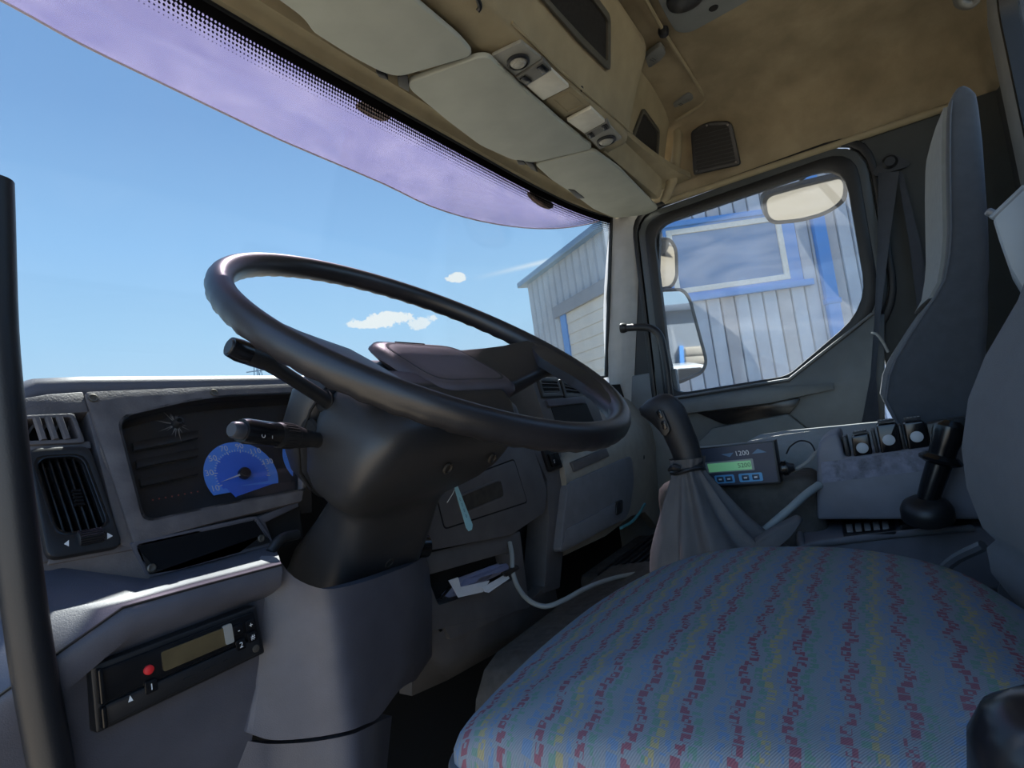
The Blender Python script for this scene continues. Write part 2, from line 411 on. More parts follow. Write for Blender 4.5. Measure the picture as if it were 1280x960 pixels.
# right A-pillar trim
pl = [ws_top(1.922), ws_top(1.922).lerp(ws_bot(1.922), .5)+V((0, .012, 0)), ws_bot(1.922)+V((0, 0, -.08))]
prr = [atx(802, 268, 1.955)+V((0, 0, .03)), atx(797, 380, 1.955), atx(788, 492, 1.955)+V((0, 0, -.06))]
rows = []
for a, b in zip(pl, prr):
    a = a+V((0, -.004, 0)); rows.append([a, a+V((.01, -.016, 0)), a.lerp(b, .4)+V((-.012, -.012, 0)), a.lerp(b, .75)+V((-.006, -.006, 0)), b])
trim_2 = mk('trim_2', sheet(rows, (.02, .02, 0)), LIGHTG, angle=60)
mk('pillar_seal', sheet([X([(796, 258), (826, 252)], 1.958), X([(793, 380), (822, 380)], 1.958), X([(783, 505), (850, 505)], 1.958)], (.02, 0, 0)), RUBBER, trim_2)
tag(trim_2, 'pale grey trim on the passenger side windscreen pillar', 'trim', kind='structure')
# left A-pillar, beside the open door
rows = [[ws_top(.07)+V((-.06, -.08, .02)), ws_top(.07)+V((0, -.02, .02)), ws_top(.07)+V((.012, .01, .02))], [ws_bot(.07)+V((-.06, -.08, -.3)), ws_bot(.07)+V((0, -.02, -.3)), ws_bot(.07)+V((.012, .01, -.3))]]
trim_3 = mk('trim_3', sheet(rows, (-.01, .03, 0)), LIGHTG)
tag(trim_3, 'pale grey trim on the driver side windscreen pillar by the open door', 'trim', kind='structure')
# B-pillar of the driver side, behind the open door
wall_left = mk('wall_left', box((.02, -.33, .05), (.05, .16, 1.7)), DOORG, bevel=.012)
tag(wall_left, 'dark pillar behind the open driver door', 'wall', kind='structure')
# firewall below the windscreen
wall_front = mk('wall_front', box((.99, .875, -.36), (1.96, .03, .92)), VOID, bevel=.005)
tag(wall_front, 'dark bulkhead in front of the pedals under the dashboard', 'wall', kind='structure')

# passenger side: body side behind the door and under it
gl = [(817, 284), (1056, 203), (1087, 385), (986, 471), (842, 494)]
DX = 1.955
G = X(gl, DX)
wall_right = mk('wall_right', sheet([[V((DX, -.06, .72)), V((DX, -.24, .72)), V((DX, -.42, .72))], [V((DX, -.05, .1)), V((DX, -.24, .1)), V((DX, -.42, .1))], [V((DX, -.03, -.8)), V((DX, -.24, -.8)), V((DX, -.42, -.8))]], (.04, 0, 0)),
                mat('pillar_trim_dark', (60, 64, 64), .7, .1, 15, .3, 900))
tag(wall_right, 'dark grey side trim behind the passenger door with the belt anchor', 'wall', kind='structure')

kick = mk('trim_4', box((1.965, .73, -.40), (.03, .34, 1.02)), DOORG, bevel=.005)
tag(kick, 'dark kick panel ahead of the passenger door', 'trim', kind='structure')
# the driver door stands wide open beside the photographer
door_2 = thing('door_2', 'open driver door swung out beside the cab', 'door', (-.03, .78, -.95), kind='structure')
dd = V((-.96, .28, 0)).normalized(); dnn = V((dd.y, -dd.x, 0))
def dp(u, z, d=0): return V((-.03, .78, 0))+dd*u+V((0, 0, z))+dnn*d
mk('inner_panel', prism([dp(0, -.95), dp(.95, -.95), dp(.95, .02), dp(0, .02)], dnn*.06), DOORG, door_2, bevel=.02)
mk('door_frame', ring(rq([dp(0, .0), dp(.95, .0), dp(.95, .72), dp(.10, .72)], .08), rq([dp(.06, .05), dp(.89, .05), dp(.89, .66), dp(.15, .66)], .06), dnn*.05), DOORG, door_2, bevel=.006)
mk('pane', prism(rq([dp(.06, .05, .02), dp(.89, .05, .02), dp(.89, .66, .02), dp(.15, .66, .02)], .06), dnn*.004), glass('driver_door_glass', (.68, .71, .73), .03, .05), door_2, smooth=False)

door_1 = thing('door_1', 'closed passenger door with large window and dark grey inner panel', 'door', (DX, .25, -.8), kind='structure')
rad = [.07, .09, .10, .03, .05]
o1 = rq(inset(G, -.055), [.09, .12, .12, .04, .06]); i1 = rq(inset(G, -.012), rad)
mk('door_frame', ring([p+V((-.012, 0, 0)) for p in o1], [p+V((-.012, 0, 0)) for p in i1], (.05, 0, 0)), mat('door_frame_paint', (70, 74, 76), .35, .08, 15), door_1, bevel=.005)
o2 = rq(inset(G, -.030), rad); i2 = rq(inset(G, .004), rad)
mk('window_seal', ring([p+V((-.02, 0, 0)) for p in o2], [p+V((-.02, 0, 0)) for p in i2], (.03, 0, 0)), RUBBER, door_1, bevel=.004)
o3 = rq(inset(G, -.075), [.09, .12, .12, .04, .06]); i3 = rq(inset(G, -.058), [.09, .12, .12, .04, .06])
mk('door_seal', ring([p+V((-.016, 0, 0)) for p in o3], [p+V((-.016, 0, 0)) for p in i3], (.02, 0, 0)), RUBBER, door_1, bevel=.004)
mk('pane', prism(rq(inset(G, -.008), rad), (.005, 0, 0)), glass('door_glass', (.68, .71, .73), .03, .08, (226, 230, 236), dscale=5, streak=(1, .7, 2.2)), door_1, smooth=False)
# inner panel: upper part follows the window line, then the sill, pocket and lower panel
up = X([(842, 500), (986, 477), (1090, 395), (1106, 392)], DX-.02)
md_ = X([(836, 512), (986, 486), (1100, 470), (1106, 470)], DX-.035)
lo = X([(836, 540), (985, 520), (1100, 520), (1106, 520)], DX-.03)
bt = [V((DX-.03, p.y, -.75)) for p in lo]
mk('inner_panel', sheet([up, md_, lo, bt], (.03, 0, 0)), DOORG, door_1, bevel=.004)
# long ledge with the grab recess
led = [atx(835, 512, DX-.05), atx(900, 498, DX-.075), atx(960, 489, DX-.08), atx(1000, 486, DX-.06), atx(1042, 484, DX-.036)]
rws = []
for k, p in enumerate(led):
    w = (.020, .034, .036, .022, .006)[k]
    rws.append([p+V((.03, 0, .008)), p+V((-.01, 0, .012)), p+V((-.016, 0, .0)), p+V((-.012, 0, -w)), p+V((.03, 0, -w*1.2))])
mk('sill_ledge', loft(rws), DOORG, door_1, angle=50)
ar = rq(X([(862, 512), (960, 499), (1003, 497), (985, 520), (905, 531), (885, 522)], DX-.052), .02)
mk('grab_recess', prism(ar, (.02, 0, 0)), GLOSSB, door_1, bevel=.006)
lp_ = X([(835, 590), (890, 535), (985, 517), (1020, 545), (1030, 620), (850, 640)], DX-.06)
mk('lower_panel', prism(lp_, (.03, 0, 0)), DOORL, door_1, bevel=.008)
lt = X([(842, 497), (986, 474), (1090, 392)], DX-.024)
mk('edge_highlight', tube([lt[0], lt[1], lt[2]], .004, 8), mat('strip_grey', (120, 124, 126), .35), door_1)  # pale tube painted in as the highlight along the lower window edge

# ------------------------------------------------------------------ dashboard
dash = thing('dashboard', 'grey plastic dashboard running across the cab below the windscreen', 'dashboard', (1.0, .75, -.45))
BN = V((0, -.9180, .3966)); BP = V((0, .62, -.067)); BUP = V((0, .3966, .9180))
def bz(px, py, d=0): return at(px, py, BP+BN*d, BN)
def BZ(pts, d=0): return [bz(x, y, d) for x, y in pts]

# set-back carcass that closes the gaps behind the panels
def prof(x):
    h = .0
    if .55 < x < 1.5: h = .045*max(0, 1-abs((x-1.12)/.36)**2)
    return h
rws = []
for x in [.165, .6, 1.1, 1.5, 1.93]:
    rws.append([V((x, .855, .085)), V((x, .76, .085)), V((x, .745, -.05)), V((x, .745, -.36)), V((x, .855, -.40))])
mk('carcass', loft(rws), VOID, dash, smooth=False)
# top pad with rolled front lip
rws = []
for i, x in enumerate([.172, .178, .19, .21, .25, .35, .5, .65, .8, .95, 1.05, 1.12, 1.2, 1.3, 1.4, 1.5, 1.65, 1.8, 1.9, 1.93]):
    e = max(0, 1-(x-.172)/.05); dz = -.035*e*e; h = prof(x); k = -.03*max(0, (x-1.45)/.45)
    dy = .10*max(0, min(1, (x-1.35)/.2))
    rws.append([V((x, .866, .080+dz+k)), V((x, .864, .096+dz+h*.4+k)), V((x, max(.79, .74+dy), .108+dz+h+k)), V((x, .725+dy, .115+dz+h+k)), V((x, .706+dy, .1135+dz+h+k)), V((x, .699+dy, .108+dz+h+k)), V((x, .696+dy, .099+dz+h+k)), V((x, .700+dy, .089+dz+h*.6+k)), V((x, .745+dy, .082+dz+k))])
mk('top_pad', loft(rws), DASH, dash, angle=60)

# driver side fascia left of the instruments, with the two air outlets
sv_o = [(24, 519), (93, 516), (107, 553), (32, 556)]
bv_o = [(33, 560), (112, 556), (155, 682), (60, 699)]
row0 = BZ([(12, 500), (60, 492), (104, 489)]); row1 = BZ([(14, 520), (60, 518), (112, 515)]); row2 = BZ([(20, 556), (70, 555), (128, 553)])
row3 = BZ([(44, 700), (105, 690), (170, 682)])
mk('vent_fascia_top', sheet([row0, row1], BN*-.03), DUSTY, dash, bevel=.002)
for nm, q in (('fascia_edge', [(12, 515), (28, 517), (62, 702), (40, 706)]), ('fascia_edge', [(108, 513), (118, 513), (172, 683), (152, 686)]), ('fascia_edge', [(28, 553), (113, 551), (115, 560), (30, 563)]), ('fascia_edge', [(60, 694), (154, 680), (171, 686), (60, 706)])):
    mk(nm, prism(BZ(q, -.001), BN*-.03), DUSTY, dash, bevel=.0015)
ap0 = BZ([(46, 700), (112, 690), (171, 680)], -.002); ap1 = [aty(46, 722, .624), aty(118, 722, .620), aty(187, 724, .6165)]
mk('fascia_apron', sheet([ap0, [a.lerp(b, .5)+V((0, -.001, 0)) for a, b in zip(ap0, ap1)], ap1], (0, .02, 0)), DUSTY, dash, angle=60)
# small demister grille
dg = mk('demister_grille', ring(rq(BZ(sv_o, .002), .004), rq(inset(BZ([(26, 523), (90, 520), (101, 549), (34, 552)], .002), .001), .003), BN*-.02), DUSTY, dash, bevel=.001)
for t in (.27, .50, .73):
    a, b, c, d = BZ([(28, 524), (90, 521), (101, 549), (36, 551)], .001)
    p, q = a.lerp(b, t), d.lerp(c, t)
    mk('grille_bar', tube([p, q], .0032, 6), DUSTY, dg)
for k in range(4):
    a, b, c, d = BZ([(28, 524), (90, 521), (101, 549), (36, 551)], -.009)
    p = d.lerp(c, k/4+.02).lerp(a.lerp(b, k/4+.02), .25); q = d.lerp(c, k/4+.22).lerp(a.lerp(b, k/4+.22), .75)
    mk('grille_vane', prism([p, q, q+BUP*.004, p+BUP*.004], BN*-.008), DUSTY, dg)
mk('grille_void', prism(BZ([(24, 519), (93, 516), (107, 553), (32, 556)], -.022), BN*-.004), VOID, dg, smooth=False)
# large face-level vent
BV = BZ(bv_o, .006); BI = BZ([(42, 572), (104, 568), (138, 659), (72, 669)], .006)
vent = mk('side_vent', ring(rq(BV, .010), rq(BI, .012), BN*-.022), BLACK, dash, bevel=.002)
mk('vent_rim', ring(rq(inset(BI, -.0025), .012), rq(inset(BI, .0015), .011), BN*-.012), GLOSSB, vent, bevel=.001)
a, b, c, d = BZ([(42, 572), (104, 568), (138, 659), (72, 669)], .002)
for k in range(6):
    t = (k+.7)/6.4
    p, q = a.lerp(b, t), d.lerp(c, t)
    mk('slat', prism([p, q, q-BN*.016, p-BN*.016], (b-a).normalized()*.0016), GLOSSB, vent, bevel=.0004)
a2, b2, c2, d2 = BZ([(42, 572), (104, 568), (138, 659), (72, 669)], -.015)
for k in range(7):
    t = (k+.5)/7
    p, q = a2.lerp(d2, t), b2.lerp(c2, t)
    mk('rear_vane', prism([p, q, q+BUP*.0012, p+BUP*.0012], BN*-.010), BLACK, vent)
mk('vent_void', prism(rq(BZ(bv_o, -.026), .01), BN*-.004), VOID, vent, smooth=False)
m_ = a.lerp(b, .52).lerp(d.lerp(c, .52), .58)
for k in range(5):
    p = m_+BUP*(-.008+k*.0035)+V((-.002, 0, 0)); mk('direction_tab', prism([p, p+V((.007, 0, -.001)), p+V((.007, 0, .0012)), p+V((0, 0, .002))], BN*.004), GLOSSB, vent)
tw = BZ([(97, 674), (129, 668)], .006)
ax_ = (tw[1]-tw[0]).normalized(); w_ = (tw[1]-tw[0]).length
wheel_c = tw[0].lerp(tw[1], .5)-BN*.003
mk('thumbwheel', lathe([(.006, -w_/2), (.0078, -w_/2+.001), (.0078, w_/2-.001), (.006, w_/2)], wheel_c, ax_, 20), BLACK, vent)
for k in range(7):
    an = -.9+k*.3; p = wheel_c+(BN*math.cos(an)+BUP*math.sin(an))*.0079
    mk('thumbwheel_rib', tube([p-ax_*w_*.46, p+ax_*w_*.46], .0007, 5), GLOSSB, vent)
for q in ([(80, 680), (86, 675), (86, 683)], [(134, 666), (134, 674), (141, 670)]):
    mk('arrow_mark', prism(BZ(q, .0064), BN*.0003), WHITE, vent, smooth=False)

# ledge and lower dash panel, left of the column
cols = [
    [(30, 700, .632), (60, 703, .63), (185, 722, .62), (262, 703, .62), (342, 680, .62)],
    [(-10, 800, .59), (60, 765, .59), (168, 742, .583), (256, 719, .583), (348, 694, .583)],
    [(-12, 878, .562), (72, 817, .556), (153, 760, .550), (250, 733, .548), (352, 706, .548)],
    [(-12, 890, .560), (74, 828, .553), (161, 772, .546), (252, 744, .545), (353, 716, .545)],
    [(-12, 930, .562), (78, 868, .556), (170, 790, .549), (252, 763, .549), (351, 733, .549)],
    [(-12, 945, .566), (88, 890, .562), (118, 826, .566), (220, 788, .570), (335, 746, .572)],
    [(-12, 1010, .570), (95, 935, .570), (123, 922, .570), (226, 874, .573), (336, 824, .575)],
    [(-12, 1100, .575), (98, 980, .575), (130, 955, .575), (230, 930, .578), (318, 905, .580)],
    [(-12, 1200, .60), (98, 1100, .60), (130, 1080, .60), (230, 1040, .60), (300, 1020, .60)]]
mk('lower_panel', sheet([[aty(*p) for p in r] for r in cols], (0, .03, 0)), DASH, dash, angle=50, bevel=.0)
# open tray under the instruments
T = [(169, 681), (319, 648), (340, 679), (186, 719)]
TO = Y(T, .617)
tray = mk('tray', ring(rq(inset(TO, -.0025), .003), rq(inset(TO, .002), .004), (0, .03, 0)), DASH, dash, bevel=.001)
ti = inset(TO, .0)
bk = [p+V((0, .07, .004)) for p in ti]
mk('tray_bowl', loft([rq(ti, .005), rq([a.lerp(b, .6)+V((0, 0, -.002)) for a, b in zip(ti, bk)], .012), rq(inset(bk, .008), .012)]), GLOSSB, tray, fix=True, angle=60)
# rounded dark front lip of the tray
lip = [aty(186, 717, .614), aty(215, 714, .613), aty(262, 700, .613), aty(310, 686, .613), aty(338, 677, .614)]
mk('tray_lip', prism([aty(176, 690, .6165), aty(196, 712, .6165), aty(222, 712, .6165), aty(300, 690, .6165), aty(330, 668, .6165), aty(339, 678, .6165), aty(187, 718, .6165)], (0, .004, 0)), BLACK, tray)
for q in ((189, 710), (326, 673)):
    mk('screw', lathe([(.0042, 0), (.0042, .0016), (.003, .0022), (.0012, .0016)], aty(*q, .6155), (0, -1, 0.1), 14), SCREW, tray)
# switch recess beside the column
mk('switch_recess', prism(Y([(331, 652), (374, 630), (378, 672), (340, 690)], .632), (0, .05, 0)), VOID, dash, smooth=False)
mk('recess_edge', prism(Y([(318, 648), (372, 627), (374, 633), (332, 653), (344, 684), (338, 681)], .622), (0, .03, 0)), DASH, dash, bevel=.001)
mk('loose_plug', tube([aty(338, 690, .60), aty(352, 673, .60), aty(372, 668, .60)], .006, 10, 4), BLACK, dash)

# cover round the foot of the steering column
cv = [
    [(326, 740, .576), (340, 695, .566), (368, 722, .545), (404, 736, .522), (438, 732, .523), (480, 719, .543), (521, 702, .575), (530, 690, .66)],
    [(324, 760, .576), (343, 712, .566), (374, 738, .545), (410, 748, .522), (440, 746, .523), (484, 732, .543), (524, 716, .575), (536, 708, .66)],
    [(322, 800, .576), (338, 772, .566), (378, 772, .545), (416, 772, .522), (444, 770, .523), (486, 760, .543), (523, 748, .575), (540, 745, .66)],
    [(320, 860, .576), (340, 858, .566), (384, 850, .545), (424, 846, .522), (450, 844, .523), (484, 838, .543), (519, 822, .575), (540, 820, .66)],
    [(308, 915, .576), (340, 925, .566), (390, 922, .545), (434, 914, .522), (455, 906, .523), (474, 896, .543), (500, 862, .575), (520, 850, .66)]]
def cvr(r): return catmull([aty(x_, y_, w_) for x_, y_, w_ in r], 4)
mk('column_cover', sheet([cvr(r) for r in cv], (0, .02, 0)), DASH, dash, angle=50)
cl = [
    [(290, 922, .590), (320, 928, .580), (345, 930, .572), (392, 927, .550), (436, 919, .528), (456, 911, .530), (474, 902, .548), (490, 895, .60)],
    [(294, 990, .590), (324, 990, .580), (350, 988, .572), (396, 985, .550), (438, 975, .528), (456, 968, .530), (472, 960, .548), (484, 955, .60)],
    [(300, 1100, .590), (330, 1100, .580), (360, 1098, .572), (400, 1095, .550), (440, 1085, .528), (456, 1078, .530), (470, 1070, .548), (480, 1065, .60)]]
mk('column_foot', sheet([cvr(r) for r in cl], (0, .02, 0)), DASH, dash, angle=50)
mk('crease_line', tube([aty(*p) + V((0, -.0006, .0004)) for p in cols[2]], .0011, 6), VOID, dash)  # dark line drawn along the ledge crease

# centre section: block with the lid, cubby, kick panel
CY = .655
cb = Y([(500, 610), (560, 580), (640, 552), (664, 552), (676, 585), (684, 612), (682, 640), (640, 669), (525, 691), (500, 690)], CY)
mk('centre_block', prism(rq(cb, .012, 3), (0, .09, 0)), DASHD, dash, bevel=.005)
lid = Y([(545, 612), (643, 575), (659, 627), (557, 660)], CY-.002)
lidp = mk('fuse_lid', prism(rq(lid, .008), (0, .01, 0)), DASHD, dash, bevel=.0015)
mk('lid_gap', ring(rq([p+V((0, .0015, 0)) for p in inset(lid, -.003)], .01), rq([p+V((0, .0015, 0)) for p in lid], .009), (0, .004, 0)), VOID, lidp)
rec = Y([(572, 622), (626, 600), (630, 620), (578, 641)], CY-.0035)
mk('lid_recess_rim', ring(rq(inset(rec, -.004), .012), rq(inset(rec, .002), .01), (0, .004, 0)), DASHD, lidp, bevel=.001)
mk('lid_recess', prism(rq(rec, .01), (0, .001, 0)), mat('recess_shade', (58, 54, 48), .9, .3, 60), lidp, smooth=False)  # shade of the recess put into a darker brown colour
# cubby panel
cubo = Y([(524, 694), (640, 672), (684, 645), (690, 700), (682, 742), (640, 768), (552, 800), (522, 770)], CY+.014)
cp = [(534, 719), (636, 690), (645, 724), (548, 757)]
co = Y([(524, 694), (650, 664), (662, 760), (535, 790)], CY+.012)
ci = Y(cp, CY+.012)
cub = mk('cubby_panel', ring(rq(co, .004), rq(ci, .008), (0, .05, 0)), DASHD, dash, bevel=.003)
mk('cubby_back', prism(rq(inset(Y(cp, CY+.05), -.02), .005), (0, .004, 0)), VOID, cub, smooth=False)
kick = [[(515, 745, .68), (550, 790, .675), (662, 752, .672), (692, 722, .675)], [(515, 800, .69), (552, 830, .68), (640, 790, .68), (696, 745, .69)], [(515, 870, .74), (560, 850, .74), (640, 805, .74), (700, 765, .74)]]
mk('kick_panel', sheet([[aty(*p) for p in r] for r in kick], (0, .03, 0)), DASHD, dash, angle=50)
mk('kick_lid', prism(rq(Y([(552, 777), (655, 740), (660, 758), (564, 800)], .668), .006), (0, .01, 0)), DASHD, dash, bevel=.001)
mk('side_column', prism(rq(Y([(664, 556), (684, 600), (686, 650), (680, 742), (700, 735), (704, 692), (708, 604), (700, 560)], CY+.02), .004, 2), (0, .06, 0)), DASHD, dash, bevel=.004)
# centre stack seen through the wheel: two vents over an empty radio slot
SF = [(663, 470), (742, 492), (760, 545), (692, 560)]
stack = mk('centre_stack', prism(rq(Y(SF, CY+.01), .008), (0, .10, 0)), DASHD, dash, bevel=.004)
for q in ([(675, 475), (697, 476), (702, 492), (680, 493)], [(704, 478), (722, 483), (728, 494), (708, 494)]):
    vp = Y(q, CY+.004); v_ = mk('centre_vent', ring(rq(inset(vp, -.008), .006), rq(inset(vp, .004), .005), (0, .02, 0)), BLACK, dash, bevel=.002)
    mk('vent_void', prism(Y(q, CY+.0085), (0, .002, 0)), VOID, v_, smooth=False)
    for t in (.2, .5, .8):
        a_, b_ = vp[0].lerp(vp[3], t), vp[1].lerp(vp[2], t)
        mk('slat', prism([a_, b_, b_+V((0, .006, -.004)), a_+V((0, .006, -.004))], (0, 0, -.002)), BLACK, v_)
mk('slot_bar', prism(rq(Y([(683, 500), (730, 495), (733, 503), (687, 508)], CY+.002), .003), (0, .01, 0)), DASH, stack, bevel=.0015)
so = Y([(689, 509), (733, 504), (744, 530), (698, 535)], CY+.008)
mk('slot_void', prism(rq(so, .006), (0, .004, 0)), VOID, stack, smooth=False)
for t in ((690, 577), ):
    q = Y([(679, 563), (696, 560), (704, 584), (688, 590)], CY+.012)
    sw = mk('rocker_switch', prism(rq(q, .006), (0, .01, 0)), BLACK, dash, bevel=.002)
    mk('rocker', prism(rq(inset(q, .010), .004), (0, -.006, 0)), GLOSSB, sw, bevel=.0015)
    text('rocker_mark', 'S', .012, aty(693, 577, CY+.005), (1, 0, 0), (0, 0, 1), WHITE, sw)
# passenger end: glovebox and rounded end of the dash
gbq = Y([(710, 604), (790, 569), (793, 600), (787, 646), (700, 692)], CY)
gb = mk('glovebox_door', prism(rq(gbq, [.02, .03, .02, .05, .02]), (0, .06, 0)), mat('glovebox_plastic', (112, 114, 120), .5, .1, 25, .3, 900), dash, bevel=.008, seg=3)
mk('glovebox_lower', prism(rq(Y([(708, 662), (776, 625), (777, 650), (702, 688)], CY-.003), .012), (0, .012, 0)), mat('glovebox_plastic', (112, 114, 120)), gb, bevel=.002)
mk('glovebox_catch', prism(rq(Y([(771, 628), (779, 624), (779, 640), (771, 645)], CY-.008), .012), (0, .01, 0)), BLACK, gb, bevel=.002)
ps = [
    [(700, 555, .70), (745, 520, .73), (772, 486, .80), (790, 481, .815), (806, 487, .815), (815, 495, .815)],
    [(702, 572, .672), (750, 545, .685), (782, 500, .74), (802, 500, .755), (812, 506, .762), (820, 515, .768)],
    [(706, 590, .66), (755, 566, .662), (790, 540, .664), (808, 532, .668), (816, 535, .68), (824, 545, .69)],
    [(708, 602, .66), (757, 580, .66), (791, 565, .662), (810, 553, .662), (818, 556, .672), (826, 565, .684)],
    [(704, 695, .69), (757, 670, .69), (789, 645, .68), (806, 640, .68), (815, 650, .69), (822, 660, .70)]]
mk('passenger_panel', sheet([[aty(*p) for p in r] for r in ps], (0, .03, 0)), mat('sunlit_dash_plastic', (150, 145, 134), .55, .1, 25, .3, 900), dash, angle=55)  # cream, paler than the other dash plastic, stands for sunlight here
mk('handle_ledge', prism(rq(Y([(716, 578), (758, 560), (762, 570), (718, 590)], .655), .004), (0, .012, 0)), DASHD, dash, bevel=.002)
for q in ((820, 531), (802, 571)):
    mk('plug', lathe([(.012, 0), (.011, .005), (.004, .007)], aty(*q, .672), (-.3, -1, .1), 14), BLACK, dash)
# screws of the driver fascia
# ------------------------------------------------------------------ instrument cluster
clu = thing('instrument_cluster', 'instrument cluster with blue dials behind a smoked lens, left of the column', 'gauge cluster', BP+V((.35, 0, 0)))
bo = BZ([(106, 490), (250, 484), (378, 479), (378, 626), (270, 652), (168, 680)], .003)
bi_ = BZ([(148, 522), (256, 496), (382, 491), (380, 611), (270, 631), (181, 651)], .003)
mk('bezel', ring(rq(bo, .004), rq(bi_, [.016, .05, .003, .003, .03, .012]), BN*-.012), DUSTY, clu, bevel=.0025)
mk('bezel_wall', ring(rq(inset(bi_, -.002), [.016, .05, .003, .003, .03, .012]), rq(inset(bi_, .0005), [.016, .05, .003, .003, .03, .012]), BN*-.04), BLACK, clu)
lens = mk('lens', prism(rq([p-BN*.010 for p in inset(bi_, -.001)], [.016, .05, .003, .003, .03, .012]), BN*-.0015), glass('smoked_lens', (.88, .88, .9), .02, .035, (150, 142, 136), dscale=22), clu, smooth=False)
DD = -.026
mk('dial_plate', prism(BZ([(130, 495), (385, 470), (390, 640), (160, 675)], DD-.004), BN*-.004), mat('dial_plate_black', (34, 34, 37), .6, .2, 30), clu, smooth=False)
for k, (y0, x0, x1) in enumerate(((556, 163, 246), (578, 167, 246), (601, 172, 246))):
    q = BZ([(x0, y0), (x1, y0-16), (x1, y0-6), (x0+2, y0+10)], DD)
    mk('warning_lamp_bar', prism(q, BN*.006), mat('lamp_bar', (20, 20, 22), .35), clu, bevel=.001)
for k in range(8):
    mk('indicator_dot', lathe([(.0009, 0), (.0007, .0006)], bz(191+k*8, 625-k*1.5, DD+.0005), BN, 8), mat('red_dot', (196, 84, 66), .5), clu)
DIALB = mat('dial_blue_ring', (96, 158, 252), .5, .05, 30); DIALI = mat('dial_blue_disc', (66, 122, 238), .5, .05, 30)
def dial(name, px, py, R_, labels, a0, a1, needle, bottom):
    c = bz(px, py, DD); ux = V((1, 0, 0)); uy = BUP
    def pt(an, r, d=0): return c+(ux*math.cos(an)+uy*math.sin(an))*r+BN*d
    n_ = 40
    A = [math.radians(205-i*(230)/n_) for i in range(n_+1)]
    d = mk(name, prism([pt(a, R_) for a in A], BN*.001), DIALB, clu, smooth=False)
    mk('dial_disc', prism([pt(a, R_*.70, .001) for a in A], BN*.0006), DIALI, d, smooth=False)
    if bottom:
        mk('dial_foot', prism([pt(math.radians(205), R_*.62, .0011), pt(math.radians(-25), R_, .0011), pt(math.radians(-25), R_, .0011)-uy*.012, c-uy*.036+ux*.004+BN*.0011, c-uy*.036-ux*.014+BN*.0011], BN*.0004), DIALI, d, smooth=False)
    for i, s in enumerate(labels):
        an = math.radians(a0+(a1-a0)*i/(len(labels)-1))
        if s: text('numeral', s, R_*.23, pt(an, R_*.865, .0014), ux, uy, WHITE, d)
        mk('tick_long', prism([pt(an-.018, R_*.66, .0018), pt(an+.018, R_*.66, .0018), pt(an+.012, R_*.76, .0018), pt(an-.012, R_*.76, .0018)], BN*.0002), WHITE, d, smooth=False)
        if i < len(labels)-1:
            for k in range(1, 5):
                a_ = an+math.radians((a1-a0)/(len(labels)-1)*k/5)
                mk('tick', prism([pt(a_-.010, R_*.70, .0018), pt(a_+.010, R_*.70, .0018), pt(a_+.010, R_*.75, .0018), pt(a_-.010, R_*.75, .0018)], BN*.0002), WHITE, d, smooth=False)
    if needle is not None:
        an = math.radians(needle)
        nd = mk('needle', prism([pt(an-.9, .0016, .006), pt(an, R_*.72, .006), pt(an+.9, .0016, .006)], BN*.0012), WHITE, d, smooth=False)
        mk('needle_hub', lathe([(.0075, 0), (.0075, .005), (.006, .007)], c+BN*.003, BN, 20), GLOSSB, d)
    return d
dial('speedometer', 303, 594, .0465, ['10', '30', '50', '70', '90', '110', '130', ''], 197, -12, 192, True)
dial('tachometer', 392, 574, .0465, ['0', '5', '10', '15', '20', '25', '30'], 197, -12, None, False)
mk('dial_shoulder', prism(BZ([(294, 622), (340, 606), (375, 602), (378, 616), (300, 634)], DD+.004), BN*.004), mat('dial_plate_black', (34, 34, 37)), clu, bevel=.001)
# reset knob pushed through the cracked lens
kn = bz(221, 530, -.008)
kb = mk('reset_knob', lathe([(.0052, -.004), (.0052, .007), (.0042, .009), (.0034, .0088), (.003, .004)], kn, BN, 18), BLACK, clu)
for k in range(22):
    an = random.uniform(math.radians(60), math.radians(390)); r0, r1 = .006, random.uniform(.011, .022)*(1.15 if math.cos(an) < 0 else .8)
    u_ = V((1, 0, 0))*math.cos(an)+BUP*math.sin(an); w = (V((1, 0, 0))*-math.sin(an)+BUP*math.cos(an))*.0005
    o_ = kn+BN*-.0006
    mk('lens_crack', prism([o_+u_*r0-w, o_+u_*r1, o_+u_*r0+w], BN*.0003), mat('crack_white', (120, 116, 112), .7), lens, smooth=False)
for q in ((116, 498), (267, 491), (372, 486)):
    s = mk('screw', lathe([(.0046, 0), (.0046, .0022), (.0034, .0026), (.003, .0010)], bz(*q, .003), BN, 16), SCREW, clu)

# ------------------------------------------------------------------ digital tachograph unit in the lower panel
rp = [(118, 835), (318, 760), (328, 815), (125, 912)]
RY = .556
tq = Y(rp, RY)
tach = thing('tachograph', 'black slot-in tachograph unit with display and red button in the lower dash', 'radio', tq[3].lerp(tq[2], .5))
ux, uz = (tq[1]-tq[0]), (tq[3]-tq[0])
def TQ(u, v, d=0): return tq[0].lerp(tq[1], u).lerp(tq[3].lerp(tq[2], u), v)+V((0, -d, 0))
def trect(u0, v0, u1, v1, d=0): return [TQ(u0, v0, d), TQ(u1, v0, d), TQ(u1, v1, d), TQ(u0, v1, d)]
mk('housing', prism(rq(trect(-.02, -.04, 1.02, 1.05), .003), (0, .02, 0)), BLACK, tach, bevel=.002)
mk('face', prism(rq(trect(.02, .05, .98, .60, .003), .003), (0, .006, 0)), GLOSSB, tach, bevel=.001)
mk('printer_drawer', prism(rq(trect(.02, .63, .98, .97, .004), .003), (0, .006, 0)), BLACK, tach, bevel=.0015)
mk('end_rib', prism(rq(trect(.0, .02, .03, .60, .006), .002), (0, .008, 0)), GLOSSB, tach, bevel=.0015)
